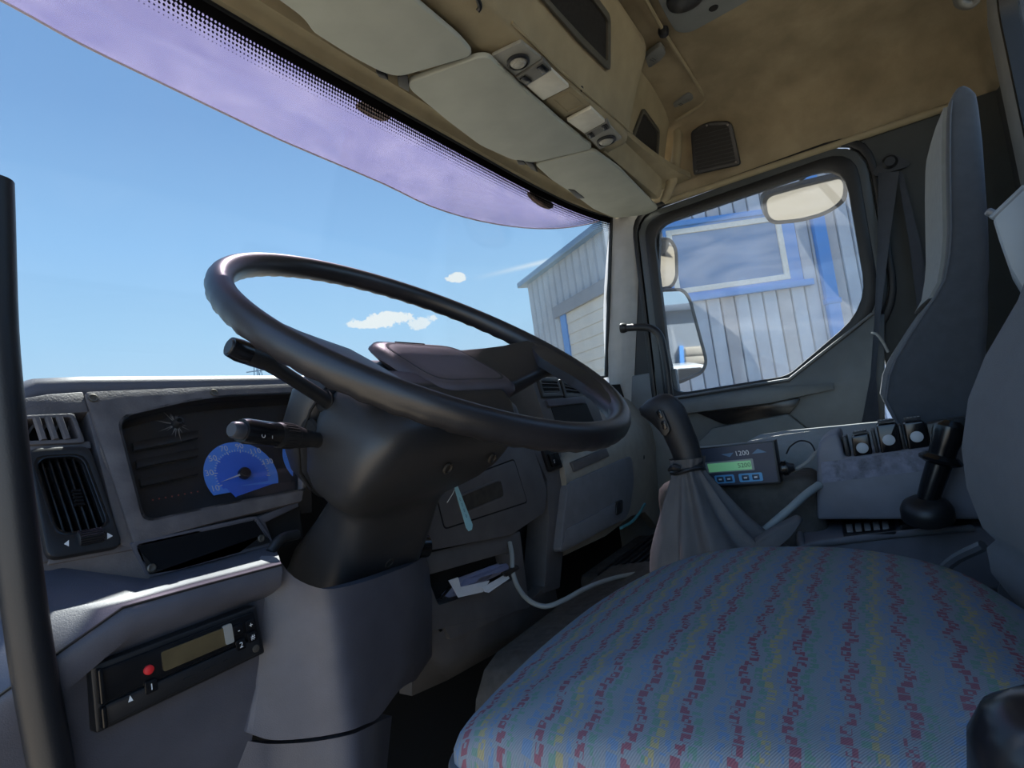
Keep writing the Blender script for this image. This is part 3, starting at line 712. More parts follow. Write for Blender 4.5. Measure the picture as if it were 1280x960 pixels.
mk('end_rib', prism(rq(trect(.0, .64, .03, .99, .006), .002), (0, .008, 0)), GLOSSB, tach, bevel=.0015)
mk('display', prism(rq(trect(.345, .14, .80, .50, .0045), .002), (0, .002, 0)), mat('lcd_off', (88, 78, 56), .35, .2, 60), tach, smooth=False)
mk('display_end', prism(rq(trect(.74, .10, .80, .50, .005), .002), (0, .002, 0)), mat('lcd_end', (150, 150, 146), .4), tach, smooth=False)
mk('red_button', lathe([(.0040, 0), (.0038, .002), (.002, .0028)], TQ(.265, .36, .003), (0, -1, 0), 18), mat('red_plastic', (205, 42, 46), .45), tach)
for u, v, s in ((.265, .66, '1'), (.84, .30, '-'), (.93, .30, '+'), (.84, .62, '2'), (.93, .56, '#')):
    b_ = mk('button', prism(rq(trect(u-.035, v-.12, u+.035, v+.10, .0052), .002), (0, .002, 0)), GLOSSB, tach, bevel=.0006)
    text('button_mark', s, .0075, TQ(u, v, .0056), ux, -uz, WHITE, tach)
mk('eject_mark', prism([TQ(.135, .74, .0055), TQ(.16, .74, .0055), TQ(.148, .64, .0055)], (0, -.0003, 0)), WHITE, tach, smooth=False)
mk('lock_screw', lathe([(.0036, 0), (.0034, .001), (.0022, .0012)], TQ(.94, .83, .0045), (0, -1, 0), 16), SCREW, tach)
for u in (.45, .58, .71): mk('drawer_slot', prism(rq(trect(u, .78, u+.06, .82, .0046), .0006), (0, .002, 0)), VOID, tach, smooth=False)

# ------------------------------------------------------------------ steering wheel and column
WC = V((.5292, .4385, .1156)); WS = 1.08; WT = math.radians(35.2)
WN = V((0, -math.sin(WT), math.cos(WT))); WB = V((0, math.cos(WT), math.sin(WT))); WX = V((1, 0, 0))
def wp(u, v, s=0.): return WC+(WX*u+WB*v-WN*s)*WS
LEATH = mat('wheel_leather', (36, 35, 37), .36, .2, 14, .12, 700, stain=(9, .35, (62, 54, 56)))
PADM = mat('wheel_pad', (86, 74, 76), .42, .2, 12, .3, 900, stain=(7, .4, (104, 90, 90)))
sw = thing('steering_wheel', 'worn black leather steering wheel with padded hub', 'steering wheel', WC-WN*.05)
R0, r0 = .2446, .0155
vs, fs = [], []; NU, NV = 160, 18
for i in range(NU):
    a = 2*math.pi*i/NU; rad_ = WX*math.cos(a)+WB*math.sin(a)
    for k in range(NV):
        b = 2*math.pi*k/NV; q = r0*(1.0 if math.sin(b) > -.2 else 1.0)
        under = max(0, -math.sin(b-.5))        # finger grips on the lower inner side
        q *= 1-.13*under*(.5+.5*math.sin(a*58))
        vs.append(WC+rad_*(R0+q*math.cos(b)*.88)+WN*(q*math.sin(b)*1.0))
for i in range(NU):
    for k in range(NV):
        j, l = (i+1) % NU, (k+1) % NV; fs.append((i*NV+k, j*NV+k, j*NV+l, i*NV+l))
mk('rim', (vs, fs), LEATH, sw, angle=80)
def rr(u0, v0, u1, v1, s, r, sg=5): return rq([wp(u0, v0, s), wp(u1, v0, s), wp(u1, v1, s), wp(u0, v1, s)], r, sg)
pad = mk('hub_pad', loft([rr(-.008, -.060, .10, .050, .060, .03), rr(-.036, -.068, .110, .056, .048, .036), rr(-.056, -.071, .114, .060, .036, .038), rr(-.054, -.068, .110, .056, .029, .036), rr(-.044, -.058, .10, .046, .0255, .03), rr(-.03, -.04, .08, .03, .0245, .02)]), PADM, sw, angle=70)
mk('pad_groove', ring(rr(-.043, -.054, .098, .044, .0262, .028), rr(-.040, -.051, .095, .041, .0262, .027), WN*.0012), BLACK, pad, smooth=False)
mk('horn_slit', prism([wp(-.01, .047, .0262), wp(.04, .047, .0262), wp(.04, .050, .0268), wp(-.01, .050, .0268)], WN*.0015), VOID, pad, smooth=False)
for sgn in (1, -1):
    rings = []
    for u, v0, v1, s0, s1 in ((.070, -.064, .050, .030, .058), (.105, -.062, .042, .026, .052), (.140, -.060, .032, .017, .040), (.172, -.060, .022, .007, .026), (.196, -.068, .016, -.002, .014), (.212, -.078, .014, -.006, .010)):
        v1 = v1 if sgn > 0 else -.022
        u = u if sgn > 0 or u > .1 else .02
        rings.append(rq([wp(sgn*u, v0, s0), wp(sgn*u, v1, s0), wp(sgn*u, v1, s1), wp(sgn*u, v0, s1)], .010, 4))
    mk('spoke', loft(rings), LEATH, sw, angle=70)
    web = []
    for th_, ri in ((8, .222), (0, .208), (-8, .185), (-16, .172), (-24, .176), (-34, .190), (-46, .204), (-60, .214), (-75, .221), (-88, .226)):
        a_ = math.radians(th_); d_ = WX*sgn*math.cos(a_)+WB*math.sin(a_)
        p_i, p_o = WC+d_*ri*WS, WC+d_*.2262*WS
        web.append([p_i-WN*.010, p_i+WN*.003, p_i.lerp(p_o, .5)+WN*.009, p_o+WN*.012, p_o-WN*.012])
    mk('spoke_web', loft(web), LEATH, sw, angle=60)
# lower flare of the pad toward the driver
mk('pad_skirt', loft([rq([wp(-.07, -.060, .030), wp(.075, -.060, .030), wp(.075, -.060, .060), wp(-.07, -.060, .060)], .01), rq([wp(-.060, -.095, .034), wp(.055, -.095, .034), wp(.055, -.095, .058), wp(-.06, -.095, .058)], .01), rq([wp(-.045, -.118, .040), wp(.035, -.118, .040), wp(.035, -.118, .056), wp(-.045, -.118, .056)], .007)]), LEATH, sw, angle=60)

colm = thing('steering_column', 'black plastic steering column shroud with two stalks under the wheel', 'steering column', wp(0, 0, .40))
def csec(s, h, v0, v1, r=.03, sk=0): return rq([wp(-h+sk, v0, s), wp(h+sk, v0, s), wp(h+sk, v1, s), wp(-h+sk, v1, s)], r, 6)
mk('lower_shroud', loft([csec(.050, .08, -.06, .010), csec(.053, .106, -.084, .012), csec(.065, .116, -.094, .012, .03, -.006), csec(.09, .125, -.094, .012, .03, -.010), (csec(.13, .125, -.084, .012, .03, -.012)), csec(.155, .117, -.073, .012, .03, -.012), csec(.175, .104, -.060, .012, .03, -.012), csec(.190, .088, -.050, .012, .03, -.008), csec(.202, .078, -.046, .02), csec(.215, .076, -.046, .02), csec(.25, .075, -.050, .03), csec(.30, .078, -.050, .045), csec(.345, .076, -.045, .05), csec(.42, .07, -.04, .05)]), SHROUD, colm, angle=60)
mk('upper_shroud', loft([csec(.050, .10, .013, .048, .02), csec(.058, .112, .013, .056, .022, -.006), csec(.09, .121, .013, .062, .022, -.010), csec(.14, .119, .013, .062, .022, -.012), csec(.185, .098, .013, .058, .02, -.008), csec(.215, .075, .02, .055, .015)]), SHROUD, colm, angle=60)
mk('shroud_gap', tube([wp(-.121, .012, .058), wp(-.134, .012, .09), wp(-.1355, .012, .13), wp(-.1225, .012, .165), wp(-.101, .012, .19)], .0016, 6), VOID, colm)
mk('stalk_slot', lathe([(.014, -.004), (.0155, .0), (.013, .003)], wp(-.132, .006, .112), (-1, 0, 0), 18), VOID, colm)
mk('stalk_slot', lathe([(.012, -.004), (.0135, .0), (.011, .003)], wp(-.126, .006, .078), (-1, 0, 0), 18), VOID, colm)
for q, s in (((-.02, -.0925), .115), ((.065, -.0925), .115), ((.0, -.0500), .28)):
    mk('screw_recess', lathe([(.0075, -.002), (.0075, .001), (.0055, .0012), (.0045, -.0006)], wp(q[0], q[1], s), -WB, 16), mat('recess_brown', (46, 43, 40), .7), colm)
# column lock barrel below right
mk('lock_barrel', tube([wp(.070, -.02, .30), wp(.098, -.03, .30)], .017, 16), GLOSSB, colm)
# upper stalk
S1 = [aty(x_, y_, w_*1.08) for x_, y_, w_ in ((414, 506, .452), (398, 494, .450), (362, 471, .445), (345, 460, .443), (334, 451, .442), (318, 445, .441), (296, 437, .440), (285, 433, .440))]
st = mk('retarder_stalk', tube(S1, [.0080, .0075, .0072, .0076, .0100, .0104, .0102, .0070], 14, 3), BLACK, colm)
mk('stalk_tip', tube([aty(310, 442, .4757), aty(299, 438, .4752), aty(287, 433, .475)], [.0106, .0107, .0092], 14), GLOSSB, st)
# lower stalk with rotary switch and push button
S2 = [aty(413, 549, .499), aty(400, 550, .497), aty(388, 549, .495), aty(372, 547, .4914), aty(368, 546, .4909)]
s2 = mk('wiper_stalk', tube(S2, [.008, .0082, .0085, .0112, .0116], 16, 3), BLACK, colm)
def s2p(t): return aty(368, 546, .4909).lerp(aty(289, 537, .476), t)
mk('rotary_collar', tube([s2p(0), s2p(.04), s2p(.28), s2p(.32)], [.0116, .0124, .0124, .0118], 24), BLACK, s2)
axs = (s2p(1)-s2p(0)).normalized(); o1_ = axs.orthogonal().normalized(); o2_ = axs.cross(o1_)
for k in range(24):
    a = 2*math.pi*k/24; d_ = (o1_*math.cos(a)+o2_*math.sin(a))*.0125
    mk('collar_rib', tube([s2p(.06)+d_, s2p(.26)+d_], .0006, 4), BLACK, s2)
mk('stalk_barrel', tube([s2p(.32), s2p(.34), s2p(.80), s2p(.86)], [.0112, .0118, .0118, .0108], 24), GLOSSB, s2)
mk('push_button', tube([s2p(.86), s2p(.88), s2p(.97), s2p(1.0)], [.0080, .0080, .0076, .0060], 20), mat('button_grey', (54, 58, 66), .35), s2)
fx = -axs; fz = V((0, 0, 1)); fy = (fz-fx*fz.dot(fx)).normalized(); fn = fx.cross(fy)
if fn.y > 0: fn = -fn
for t, s in ((.66, 'O'), (.52, 'I')):
    text('stalk_mark', s, .006, s2p(t)+(fn*.92-fy*.39).normalized()*.0121, fx, fy, WHITE, s2)

# key with a tied paper tag
kp = aty(563, 597, .55)
key = thing('key_tag', 'pale blue paper tag tied to the ignition key', 'tag', aty(587, 662, .55))
mk('key', join(lathe([(.004, 0), (.006, .003), (.006, .008)], kp+V((-.008, .004, -.002)), (.8, -.5, 0), 14), tube([kp+V((0, 0, .0)), kp+V((.004, -.003, -.002))], .003, 8)), CHROME, key)
mk('string', join(tube([kp, aty(571, 612, .548), aty(562, 597, .5495)], .0006, 5, 4), tube([aty(571, 606, .548), aty(566, 617, .548), aty(559, 628, .548)], .0005, 5, 3)), mat('string_white', (190, 205, 205), .8), key)
tg = [aty(567, 606, .547), aty(571, 604, .547), aty(591, 656, .547), aty(590, 662, .547), aty(586, 664, .547), aty(583, 660, .547)]
mk('tag', prism(tg, (0, .0006, 0)), mat('tag_paper', (150, 200, 210), .8, .08), key, smooth=False)
for k in range(4):
    a = aty(574+k*2.6, 622+k*7, .5465)
    mk('handwriting', tube([a, a+V((.0025, 0, -.002)), a+V((.0005, 0, -.003)), a+V((.003, 0, -.0055))], .00035, 4), mat('ink', (50, 80, 100), .8), key)

# papers stuffed in the cubby
def paper(label, pts, ys, col, th=.0012):
    g = [aty(px, py, y) for (px, py), y in zip(pts, ys)]
    o = mk('folded_paper', prism(g, (0, th, .0006)), mat('paper_%d%d%d' % col, col, .85, .06), smooth=False)
    return tag(o, label, 'paper', 'papers in the dashboard cubby')
paper('lilac folded paper lying at the back of the dash cubby', [(552, 744), (575, 722), (634, 700), (638, 712), (606, 727), (570, 750)], [.70, .70, .70, .688, .684, .684], (170, 168, 190))
paper('blue-grey curled booklet on top of the papers in the dash cubby', [(566, 742), (582, 724), (612, 708), (636, 704), (636, 712), (600, 722), (580, 744)], [.665, .675, .68, .68, .672, .665, .66], (140, 142, 172))
paper('white paper slip hanging over the left of the dash cubby edge', [(561, 726), (573, 722), (576, 734), (612, 726), (604, 740), (573, 747)], [.655, .657, .655, .655, .650, .648], (222, 222, 224))
paper('small white card sticking out at the right of the dash cubby', [(603, 735), (607, 733), (634, 717), (637, 723), (611, 741), (606, 740)], [.648, .652, .652, .646, .642, .642], (232, 233, 236))
dk = mk('black_strap', tube([aty(551, 748, .664), aty(558, 740, .662), aty(566, 730, .66)], .004, 8, 3, flat=.4), BLACK)
tag(dk, 'short black strap in the left of the dash cubby', 'strap')

# grey cable from the cubby over the tunnel
cab = [aty(637, 678, .664), aty(640, 694, .652), aty(641, 715, .645), aty(648, 735, .63), aty(662, 751, .60), aty(682, 758, .57), aty(705, 750, .545), aty(735, 734, .53), aty(770, 722, .52), aty(805, 716, .50), aty(840, 714, .47)]
cb_ = mk('grey_cable', tube(cab, .0048, 10, 5), mat('cable_grey', (138, 146, 148), .5, .05))
tag(cb_, 'thick grey cable looping out of the dash cubby across the tunnel', 'cable')
clip = mk('cable_clip', prism([aty(630, 716, .640), aty(648, 707, .640), aty(650, 711, .640), aty(634, 721, .640)], (0, .008, 0)), BLACK, cb_, bevel=.001)
hs = mk('grey_hose', tube([atx(945, 672, 1.02), atx(985, 638, 1.04), atx(1005, 620, 1.06), atx(1024, 606, 1.09)], .0068, 12, 5), mat('cable_grey', (138, 146, 148), .5))
tag(hs, 'straight grey hose running up to the console behind the gear gaiter', 'hose')

# ------------------------------------------------------------------ engine tunnel
tp = [(.60, -.385), (.50, -.372), (.35, -.36), (.1, -.36), (-.38, -.36)]
rings = []
for y, z in tp:
    rings.append([V((.62, y, -.77)), V((.665, y, -.55)), V((.705, y, -.43)), V((.735, y, z-.012)), V((.775, y, z)), V((1.28, y, z)), V((1.315, y, z-.008)), V((1.34, y, z-.03)), V((1.36, y, -.77))])
tun = mk('engine_tunnel', loft(rings), FELT, angle=60)
stp = rq([V((1.095, .10, 0)), V((1.245, .10, 0)), V((1.245, .40, 0)), V((1.095, .40, 0))], .04)
def sr(k, z): return [V((1.17+(p.x-1.17)*k, .25+(p.y-.25)*k, z)) for p in stp]
mk('carpet_step', loft([sr(1.05, -.37), sr(1.0, -.30), sr(1.0, -.20), sr(.97, -.178), sr(.9, -.168), sr(.3, -.164)]), FELT, tun, angle=70)
tag(tun, 'charcoal carpeted engine tunnel between the seats', 'engine cover', kind='structure')
mt = thing('floor_mat', 'ribbed black rubber mat in the passenger footwell under the glovebox', 'mat', (1.5, .5, -.45))
mk('mat_base', box((1.53, .52, -.43), (.40, .30, .02)), BLACK, mt, bevel=.006)
for k in range(14): mk('rib', box((1.53, .385+k*.02, -.416), (.38, .008, .008)), BLACK, mt, bevel=.002)
fb = mk('footwell_block', box((1.60, .55, -.61), (.46, .40, .34)), FELT, bevel=.02)
tag(fb, 'carpeted raised passenger footwell floor under the ribbed mat', 'footwell', kind='structure')
# loose turquoise pipe by the glovebox
tpz = mk('blue_pipe', tube([aty(806, 630, .64), aty(800, 640, .63), aty(790, 652, .61), aty(776, 660, .60)], .004, 8, 4), mat('pipe_teal', (60, 130, 140), .4))
tag(tpz, 'thin teal pipe in the gap below the glovebox', 'pipe')

# ------------------------------------------------------------------ gear lever
gear = thing('gear_lever', 'black gear lever with switch grip in a grey cloth gaiter', 'gear lever', (.975, .25, -.36))
GX = .975
gp = [atx(864, 586, GX), atx(856, 560, GX), atx(845, 535, GX), atx(835, 518, GX), atx(826, 507, GX), atx(820, 500, GX)]
rings = []
dirs = (gp[0]-gp[-1]).normalized(); side = dirs.cross(V((1, 0, 0))).normalized()   # across the grip in the door-to-door view
if side.y < 0: side = -side
for p, w0, w1, d_ in ((gp[0], .024, .024, .020), (gp[1], .025, .026, .021), (gp[2], .026, .028, .022), (gp[3], .034, .032, .024), (gp[4], .040, .032, .024), (gp[5], .036, .026, .018)):
    rings.append([p+side*(w0 if math.cos(t) > 0 else w1)*math.cos(t)+V((1, 0, 0))*d_*math.sin(t) for t in [2*math.pi*k/20 for k in range(20)]])
top = gp[5]-dirs*.006
rings.append([top+(q-gp[5])*.45 for q in rings[-1]])
mk('grip', loft(rings), mat('grip_black', (34, 35, 38), .5, .12, 30, .3, 900), gear, angle=70)
plate = [atx(817, 514, GX-.030), atx(827, 511, GX-.030), atx(838, 538, GX-.030), atx(832, 546, GX-.030), atx(826, 543, GX-.030)]
pl_ = mk('switch_plate', prism(rq(plate, .006), (.006, 0, 0)), BLACK, gear, bevel=.0015)
mk('range_switch', prism(rq([atx(819, 514, GX-.034), atx(825, 512, GX-.034), atx(829, 522, GX-.034), atx(824, 524, GX-.034)], .003), (.006, 0, 0)), GLOSSB, pl_, bevel=.0015)
mk('range_switch', prism(rq([atx(825, 527, GX-.034), atx(831, 525, GX-.034), atx(834, 536, GX-.034), atx(829, 538, GX-.034)], .003), (.006, 0, 0)), GLOSSB, pl_, bevel=.0015)
# gaiter, gathered at the neck
b0 = atx(858, 581, GX); NB = 64
levels = [(b0+V((0, -.002, .012)), .030, .03), (b0, .027, .08), (b0+V((0, 0, -.010)), .024, .06), (b0+V((0, -.002, -.022)), .030, .10), (b0+V((0, -.006, -.06)), .046, .13), (b0+V((0, -.012, -.10)), .066, .12), (b0+V((0, -.026, -.14)), .094, .12), (b0+V((0, -.05, -.18)), .122, .10), (V((GX, b0.y-.065, -.352)), .146, .08), (V((GX, b0.y-.065, -.362)), .152, .05)]
rings = []
for i, (c_, r_, am) in enumerate(levels):
    rg = []
    for k in range(NB):
        a = 2*math.pi*k/NB
        w = 1+1.7*am*(math.sin(a*9+i*.25)*.6+math.sin(a*5+1.3+i*.35)*.5+.4*math.sin(a*14+i))
        rg.append(c_+V((math.cos(a)*r_*w*.92, math.sin(a)*r_*w*1.02, .003*math.sin(a*7+i) if i > 2 else 0)))
    rings.append(rg)
gm = mat('gaiter_cloth', (88, 88, 90), .75, .12, 30, .5, 700, stain=(14, .3, (104, 102, 104)))
gt = mk('gaiter', loft(rings, cap=False), gm, gear, angle=80, subsurf=1)
mk('draw_cord', tube([b0+V((math.cos(a)*.0265, math.sin(a)*.0275, -.008+.003*math.sin(a*2))) for a in [2*math.pi*k/24 for k in range(25)]], .0036, 8), BLACK, gt)
mk('cord_knot', tube([atx(850, 586, GX-.03), atx(842, 584, GX-.034), atx(836, 588, GX-.03)], [.005, .006, .003], 8, 3), BLACK, gt)
fl = [atx(935, 690, .93), atx(950, 676, .93), atx(975, 662, .94), atx(996, 652, .95), atx(1000, 655, .95), atx(988, 672, .94), atx(965, 690, .93)]
mk('gaiter_flap', loft([[q+V((0, 0, .0)) for q in rq(fl, .02, 4)], [q+V((.014, 0, .004)) for q in rq(inset(fl, -.004), .02, 4)], [q+V((.03, 0, -.002)) for q in rq(fl, .02, 4)]]), gm, gear, angle=70)

# ------------------------------------------------------------------ weighing display unit
DXq = 1.075
dq = X([(866, 563), (965, 553), (973, 602), (878, 608)], DXq)
disp = thing('display_unit', 'small black display unit with green screen and blue keys behind the gear lever', 'display', dq[3].lerp(dq[2], .5)+V((.02, 0, -.15)))
def DQ(u, v, d=0): return dq[0].lerp(dq[1], u).lerp(dq[3].lerp(dq[2], u), v)+V((-d, 0, 0))
def drect(u0, v0, u1, v1, d=0): return [DQ(u0, v0, d), DQ(u1, v0, d), DQ(u1, v1, d), DQ(u0, v1, d)]
dux, duy = (dq[1]-dq[0]), (dq[0]-dq[3])
mk('case', prism(rq(drect(-.03, -.04, 1.03, 1.06), .003), (.034, 0, 0)), BLACK, disp, bevel=.002)
mk('face', prism(rq(drect(.0, .0, 1, 1, .0016), .002), (.002, 0, 0)), mat('face_navy', (58, 66, 84), .5, .08), disp, smooth=False)
mk('screen_bezel', prism(rq(drect(.12, .36, .74, .66, .0026), .002), (.002, 0, 0)), mat('screen_grey', (140, 150, 150), .4), disp, smooth=False)
sc_ = mk('screen', prism(rq(drect(.15, .40, .71, .63, .0032), .001), (.001, 0, 0)), emit('lcd_green', (120, 190, 140), .12), disp, smooth=False)
text('screen_digits', '5200', .0115, DQ(.62, .515, .0036), dux, duy, mat('lcd_ink', (60, 100, 80), .5), disp)
text('model_number', '1200', .0125, DQ(.62, .20, .0022), dux, duy, WHITE, disp)
tri = mat('triangle_blue', (96, 130, 160), .5)
mk('triangle_mark', prism([DQ(.36, .18, .0020), DQ(.52, .16, .0020), DQ(.46, .27, .0020)], (-.0003, 0, 0)), tri, disp, smooth=False)
mk('triangle_mark', prism([DQ(.74, .24, .0020), DQ(.92, .23, .0020), DQ(.82, .12, .0020)], (-.0003, 0, 0)), tri, disp, smooth=False)
KB = mat('key_blue', (96, 170, 220), .45)
for u0, u1 in ((.20, .46), (.52, .82)):
    pdk = mk('key_pad', prism(rq(drect(u0, .73, u1, .95, .0022), .003), (.0015, 0, 0)), KB, disp, smooth=False)
    for k in (0, 1):
        um = u0+(u1-u0)*(.28+.44*k)
        kk = mk('key', prism(rq(drect(um-.045, .77, um+.045, .91, .0034), .0015), (.002, 0, 0)), mat('key_dark', (50, 66, 88), .4), disp, bevel=.0005)
        mk('key_symbol', prism(drect(um-.02, .82, um+.02, .86, .0037), (-.0002, 0, 0)), WHITE, disp, smooth=False)
kc = atx(984, 585, DXq+.012)
mk('clamp_knob', lathe([(.009, -.012), (.011, -.009), (.011, .002), (.009, .004), (.006, .012)], kc, (0, -1, .1), 16), BLACK, disp)
mk('clamp_knob_cap', lathe([(.0135, -.003), (.0135, .004)], kc+V((0, .004, 0)), (0, -1, .1), 12), GLOSSB, disp)
mk('bracket', prism([DQ(.3, .9, -.022), DQ(.7, .9, -.022), DQ(.7, .9, -.022)+V((.01, 0, -.04)), DQ(.3, .9, -.022)+V((.01, 0, -.04))], (.004, 0, 0)), BLACK, disp)
w1 = mk('black_wire', tube([atx(983, 567, 1.11), atx(988, 558, 1.12), atx(1000, 551, 1.13), atx(1013, 554, 1.13), atx(1020, 566, 1.12)], .0015, 6, 6), BLACK)
tag(w1, 'thin black wire arching beside the display unit', 'wire')
w2 = mk('grey_wire', tube([atx(985, 590, 1.09), atx(998, 585, 1.10), atx(1010, 577, 1.11), atx(1020, 566, 1.12), atx(1028, 562, 1.13)], .0036, 8, 5), mat('wire_pale', (140, 142, 140), .5))
tag(w2, 'pale grey wire running from the display clamp to the console', 'wire')

# ------------------------------------------------------------------ console between the seats
con = thing('centre_console', 'grey plastic console with switch row and tray between the seats', 'console', (1.13, -.05, -.40))
KX = 1.09
body = X([(1021, 650), (1021, 566), (1024, 553), (1032, 545), (1048, 541), (1056, 572), (1150, 560), (1260, 545), (1262, 650)], KX)
mk('body', prism(body, (.13, 0, 0)), mat('console_plastic', (116, 117, 126), .5, .12, 20, .2, 900), con, bevel=.006, seg=3)
mk('scuffed_band', prism(X([(1026, 578), (1160, 561), (1160, 588), (1028, 604)], KX-.0012), (.001, 0, 0)), mat('scuffed_plastic', (124, 125, 140), .6, .3, 60, .2, 300, stain=(40, .8, (48, 46, 46))), con, smooth=False)
tpq = [atz(q[0], q[1], -.262) for q in ((1003, 684), (1000, 668), (1022, 640), (1262, 622), (1262, 655), (1120, 668), (1020, 680))]
mk('tray_top', prism(tpq, (0, 0, -.10)), mat('console_plastic', (116, 117, 126)), con, bevel=.008, seg=3)
fq = [atz(*q, -.2605) for q in ((1051, 650), (1117, 644), (1121, 668), (1055, 674))]
mk('tray_edge', tube([atz(*q, -.262) for q in ((1000, 668), (1003, 684), (1022, 680), (1120, 668), (1215, 660))], .006, 10, 4), mat('console_edge', (112, 114, 120), .4), con)
ft = mk('switch_tray', prism(rq(fq, .004), (0, 0, .004)), BLACK, con, bevel=.001)
for k in range(5):
    a_, b_, c__, d__ = [p+V((0, 0, .005)) for p in fq]
    u0, u1 = .08+k*.17, .08+k*.17+.12
    def q_(u, v): return a_.lerp(b_, u).lerp(d__.lerp(c__, u), v)
    mk('blank_switch', prism([q_(u0, .5), q_(u1, .5), q_(u1, .88), q_(u0, .88)], (0, 0, .003)), mat('blank_grey', (120, 122, 124), .5), ft, bevel=.001)
aq = [atz(*q, -.2605) for q in ((1122, 644), (1206, 636), (1212, 655), (1128, 664))]
at_ = mk('ashtray', ring(rq(inset(aq, -.002), .004), rq(inset(aq, .014), .006), (0, 0, .010)), BLACK, con, bevel=.002)
mk('ashtray_floor', prism(rq(inset(aq, .010), .005), (0, 0, .002)), VOID, at_, smooth=False)
# rocker switches with pale round lamps
for q, lb in (([(1064, 546), (1086, 542), (1091, 568), (1068, 573)], (1078, 560)), ([(1095, 532), (1121, 529), (1128, 564), (1102, 568)], (1111, 550)), ([(1129, 529), (1155, 526), (1162, 559), (1136, 563)], (1146, 546))):
    qq = X(q, KX+.004)
    s_ = mk('console_switch', prism(rq(qq, .004), (.05, 0, 0)), GLOSSB, con, bevel=.003)
    mk('pale_button', lathe([(.0088, -.002), (.0088, .002), (.006, .003)], atx(*lb, KX+.003), (-1, 0, .15), 20), mat('button_pale', (176, 180, 184), .5), s_)
    t0, t1 = qq[0].lerp(qq[1], .1)+V((.006, 0, .0035)), qq[0].lerp(qq[1], .9)+V((.006, 0, .0035))
    mk('switch_cap', prism([t0, t1, t1+V((.03, 0, 0)), t0+V((.03, 0, 0))], (0, 0, .003)), BLACK, s_, bevel=.001)
    for k in range(4):
        p = t0.lerp(t1, .15+k*.22)+V((.008, 0, .0033)); mk('cap_print', prism([p, p+V((0, -.003, 0)), p+V((.006, -.003, 0)), p+V((.006, 0, 0))], (0, 0, .0002)), WHITE, s_, smooth=False)
for q in ([(1052, 546), (1058, 545), (1064, 572), (1058, 573)], [(1088, 538), (1093, 537), (1100, 566), (1095, 568)], [(1122, 532), (1127, 531), (1134, 562), (1129, 564)], [(1158, 530), (1210, 522), (1216, 550), (1164, 558)]):
    mk('switch_divider', prism(X(q, KX+.008), (.045, 0, 0)), BLACK, con, bevel=.002)

# parking brake valve lever
HX = 1.045
pb = thing('parking_brake', 'black parking brake hand lever with collar on the console', 'brake lever', atx(1160, 640, HX))
hp = [atx(1158, 630, HX), atx(1166, 604, HX), atx(1174, 580, HX), atx(1180, 560, HX), atx(1186, 540, HX), atx(1190, 526, HX)]
dm = atx(1158, 636, HX)
mk('gate_dome', lathe([(.034, -.01), (.034, .004), (.030, .013), (.020, .020), (.008, .023)], dm+V((0, 0, -.004)), (-.35, 0, 1), 28), BLACK, pb)
mk('stem', tube([hp[0], hp[1], hp[2]], [.014, .0155, .0165], 16), GLOSSB, pb)
ud = (hp[3]-hp[2]).normalized()
mk('collar', lathe([(.019, -.006), (.027, -.002), (.028, .002), (.021, .008)], hp[2]+ud*.006, ud, 24), GLOSSB, pb)
mk('grip', tube([hp[2]+ud*.008, hp[3], hp[4], hp[4].lerp(hp[5], .5), hp[5]], [.017, .0175, .021, .0205, .010], 20), GLOSSB, pb)

# ------------------------------------------------------------------ grab handles
lb = [aty(-10, 225, .55), aty(-9, 262, .55), aty(-5, 412, .55), aty(4, 520, .55), aty(13, 605, .55), aty(24, 705, .55), aty(42, 835, .55), aty(63, 950, .55), aty(80, 1040, .55), aty(96, 1120, .55)]
gh = thing('grab_bar', 'long black tubular grab bar beside the open driver door', 'grab handle', lb[-1])
mk('bar', tube(lb, .0135, 18, 4), mat('bar_black_paint', (26, 27, 31), .45, .1, 30, .15, 700), gh)
bb = aty(4, 748, .60)
mk('fixing_bolt', join(lathe([(.006, 0), (.006, .006), (.004, .008)], bb, (-.5, -1, 0), 12), tube([bb, bb+V((.0, .02, 0))], .003, 8)), BLACK, gh)
hpz = [atx(780, 410, 1.80), atx(800, 409, 1.80), atx(815, 411, 1.80), atx(825, 420, 1.80), atx(830, 440, 1.80), atx(834, 465, 1.80), atx(837, 492, 1.80), atx(839, 510, 1.80)]
gr = thing('assist_grip', 'short bent black grab handle on the passenger windscreen pillar', 'grab handle', hpz[-1])
mk('bar', tube(hpz, .0125, 14, 4), BLACK, gr)
mk('foot', lathe([(.017, -.01), (.018, .0), (.014, .01)], hpz[0], (hpz[1]-hpz[0]), 16), BLACK, gr)

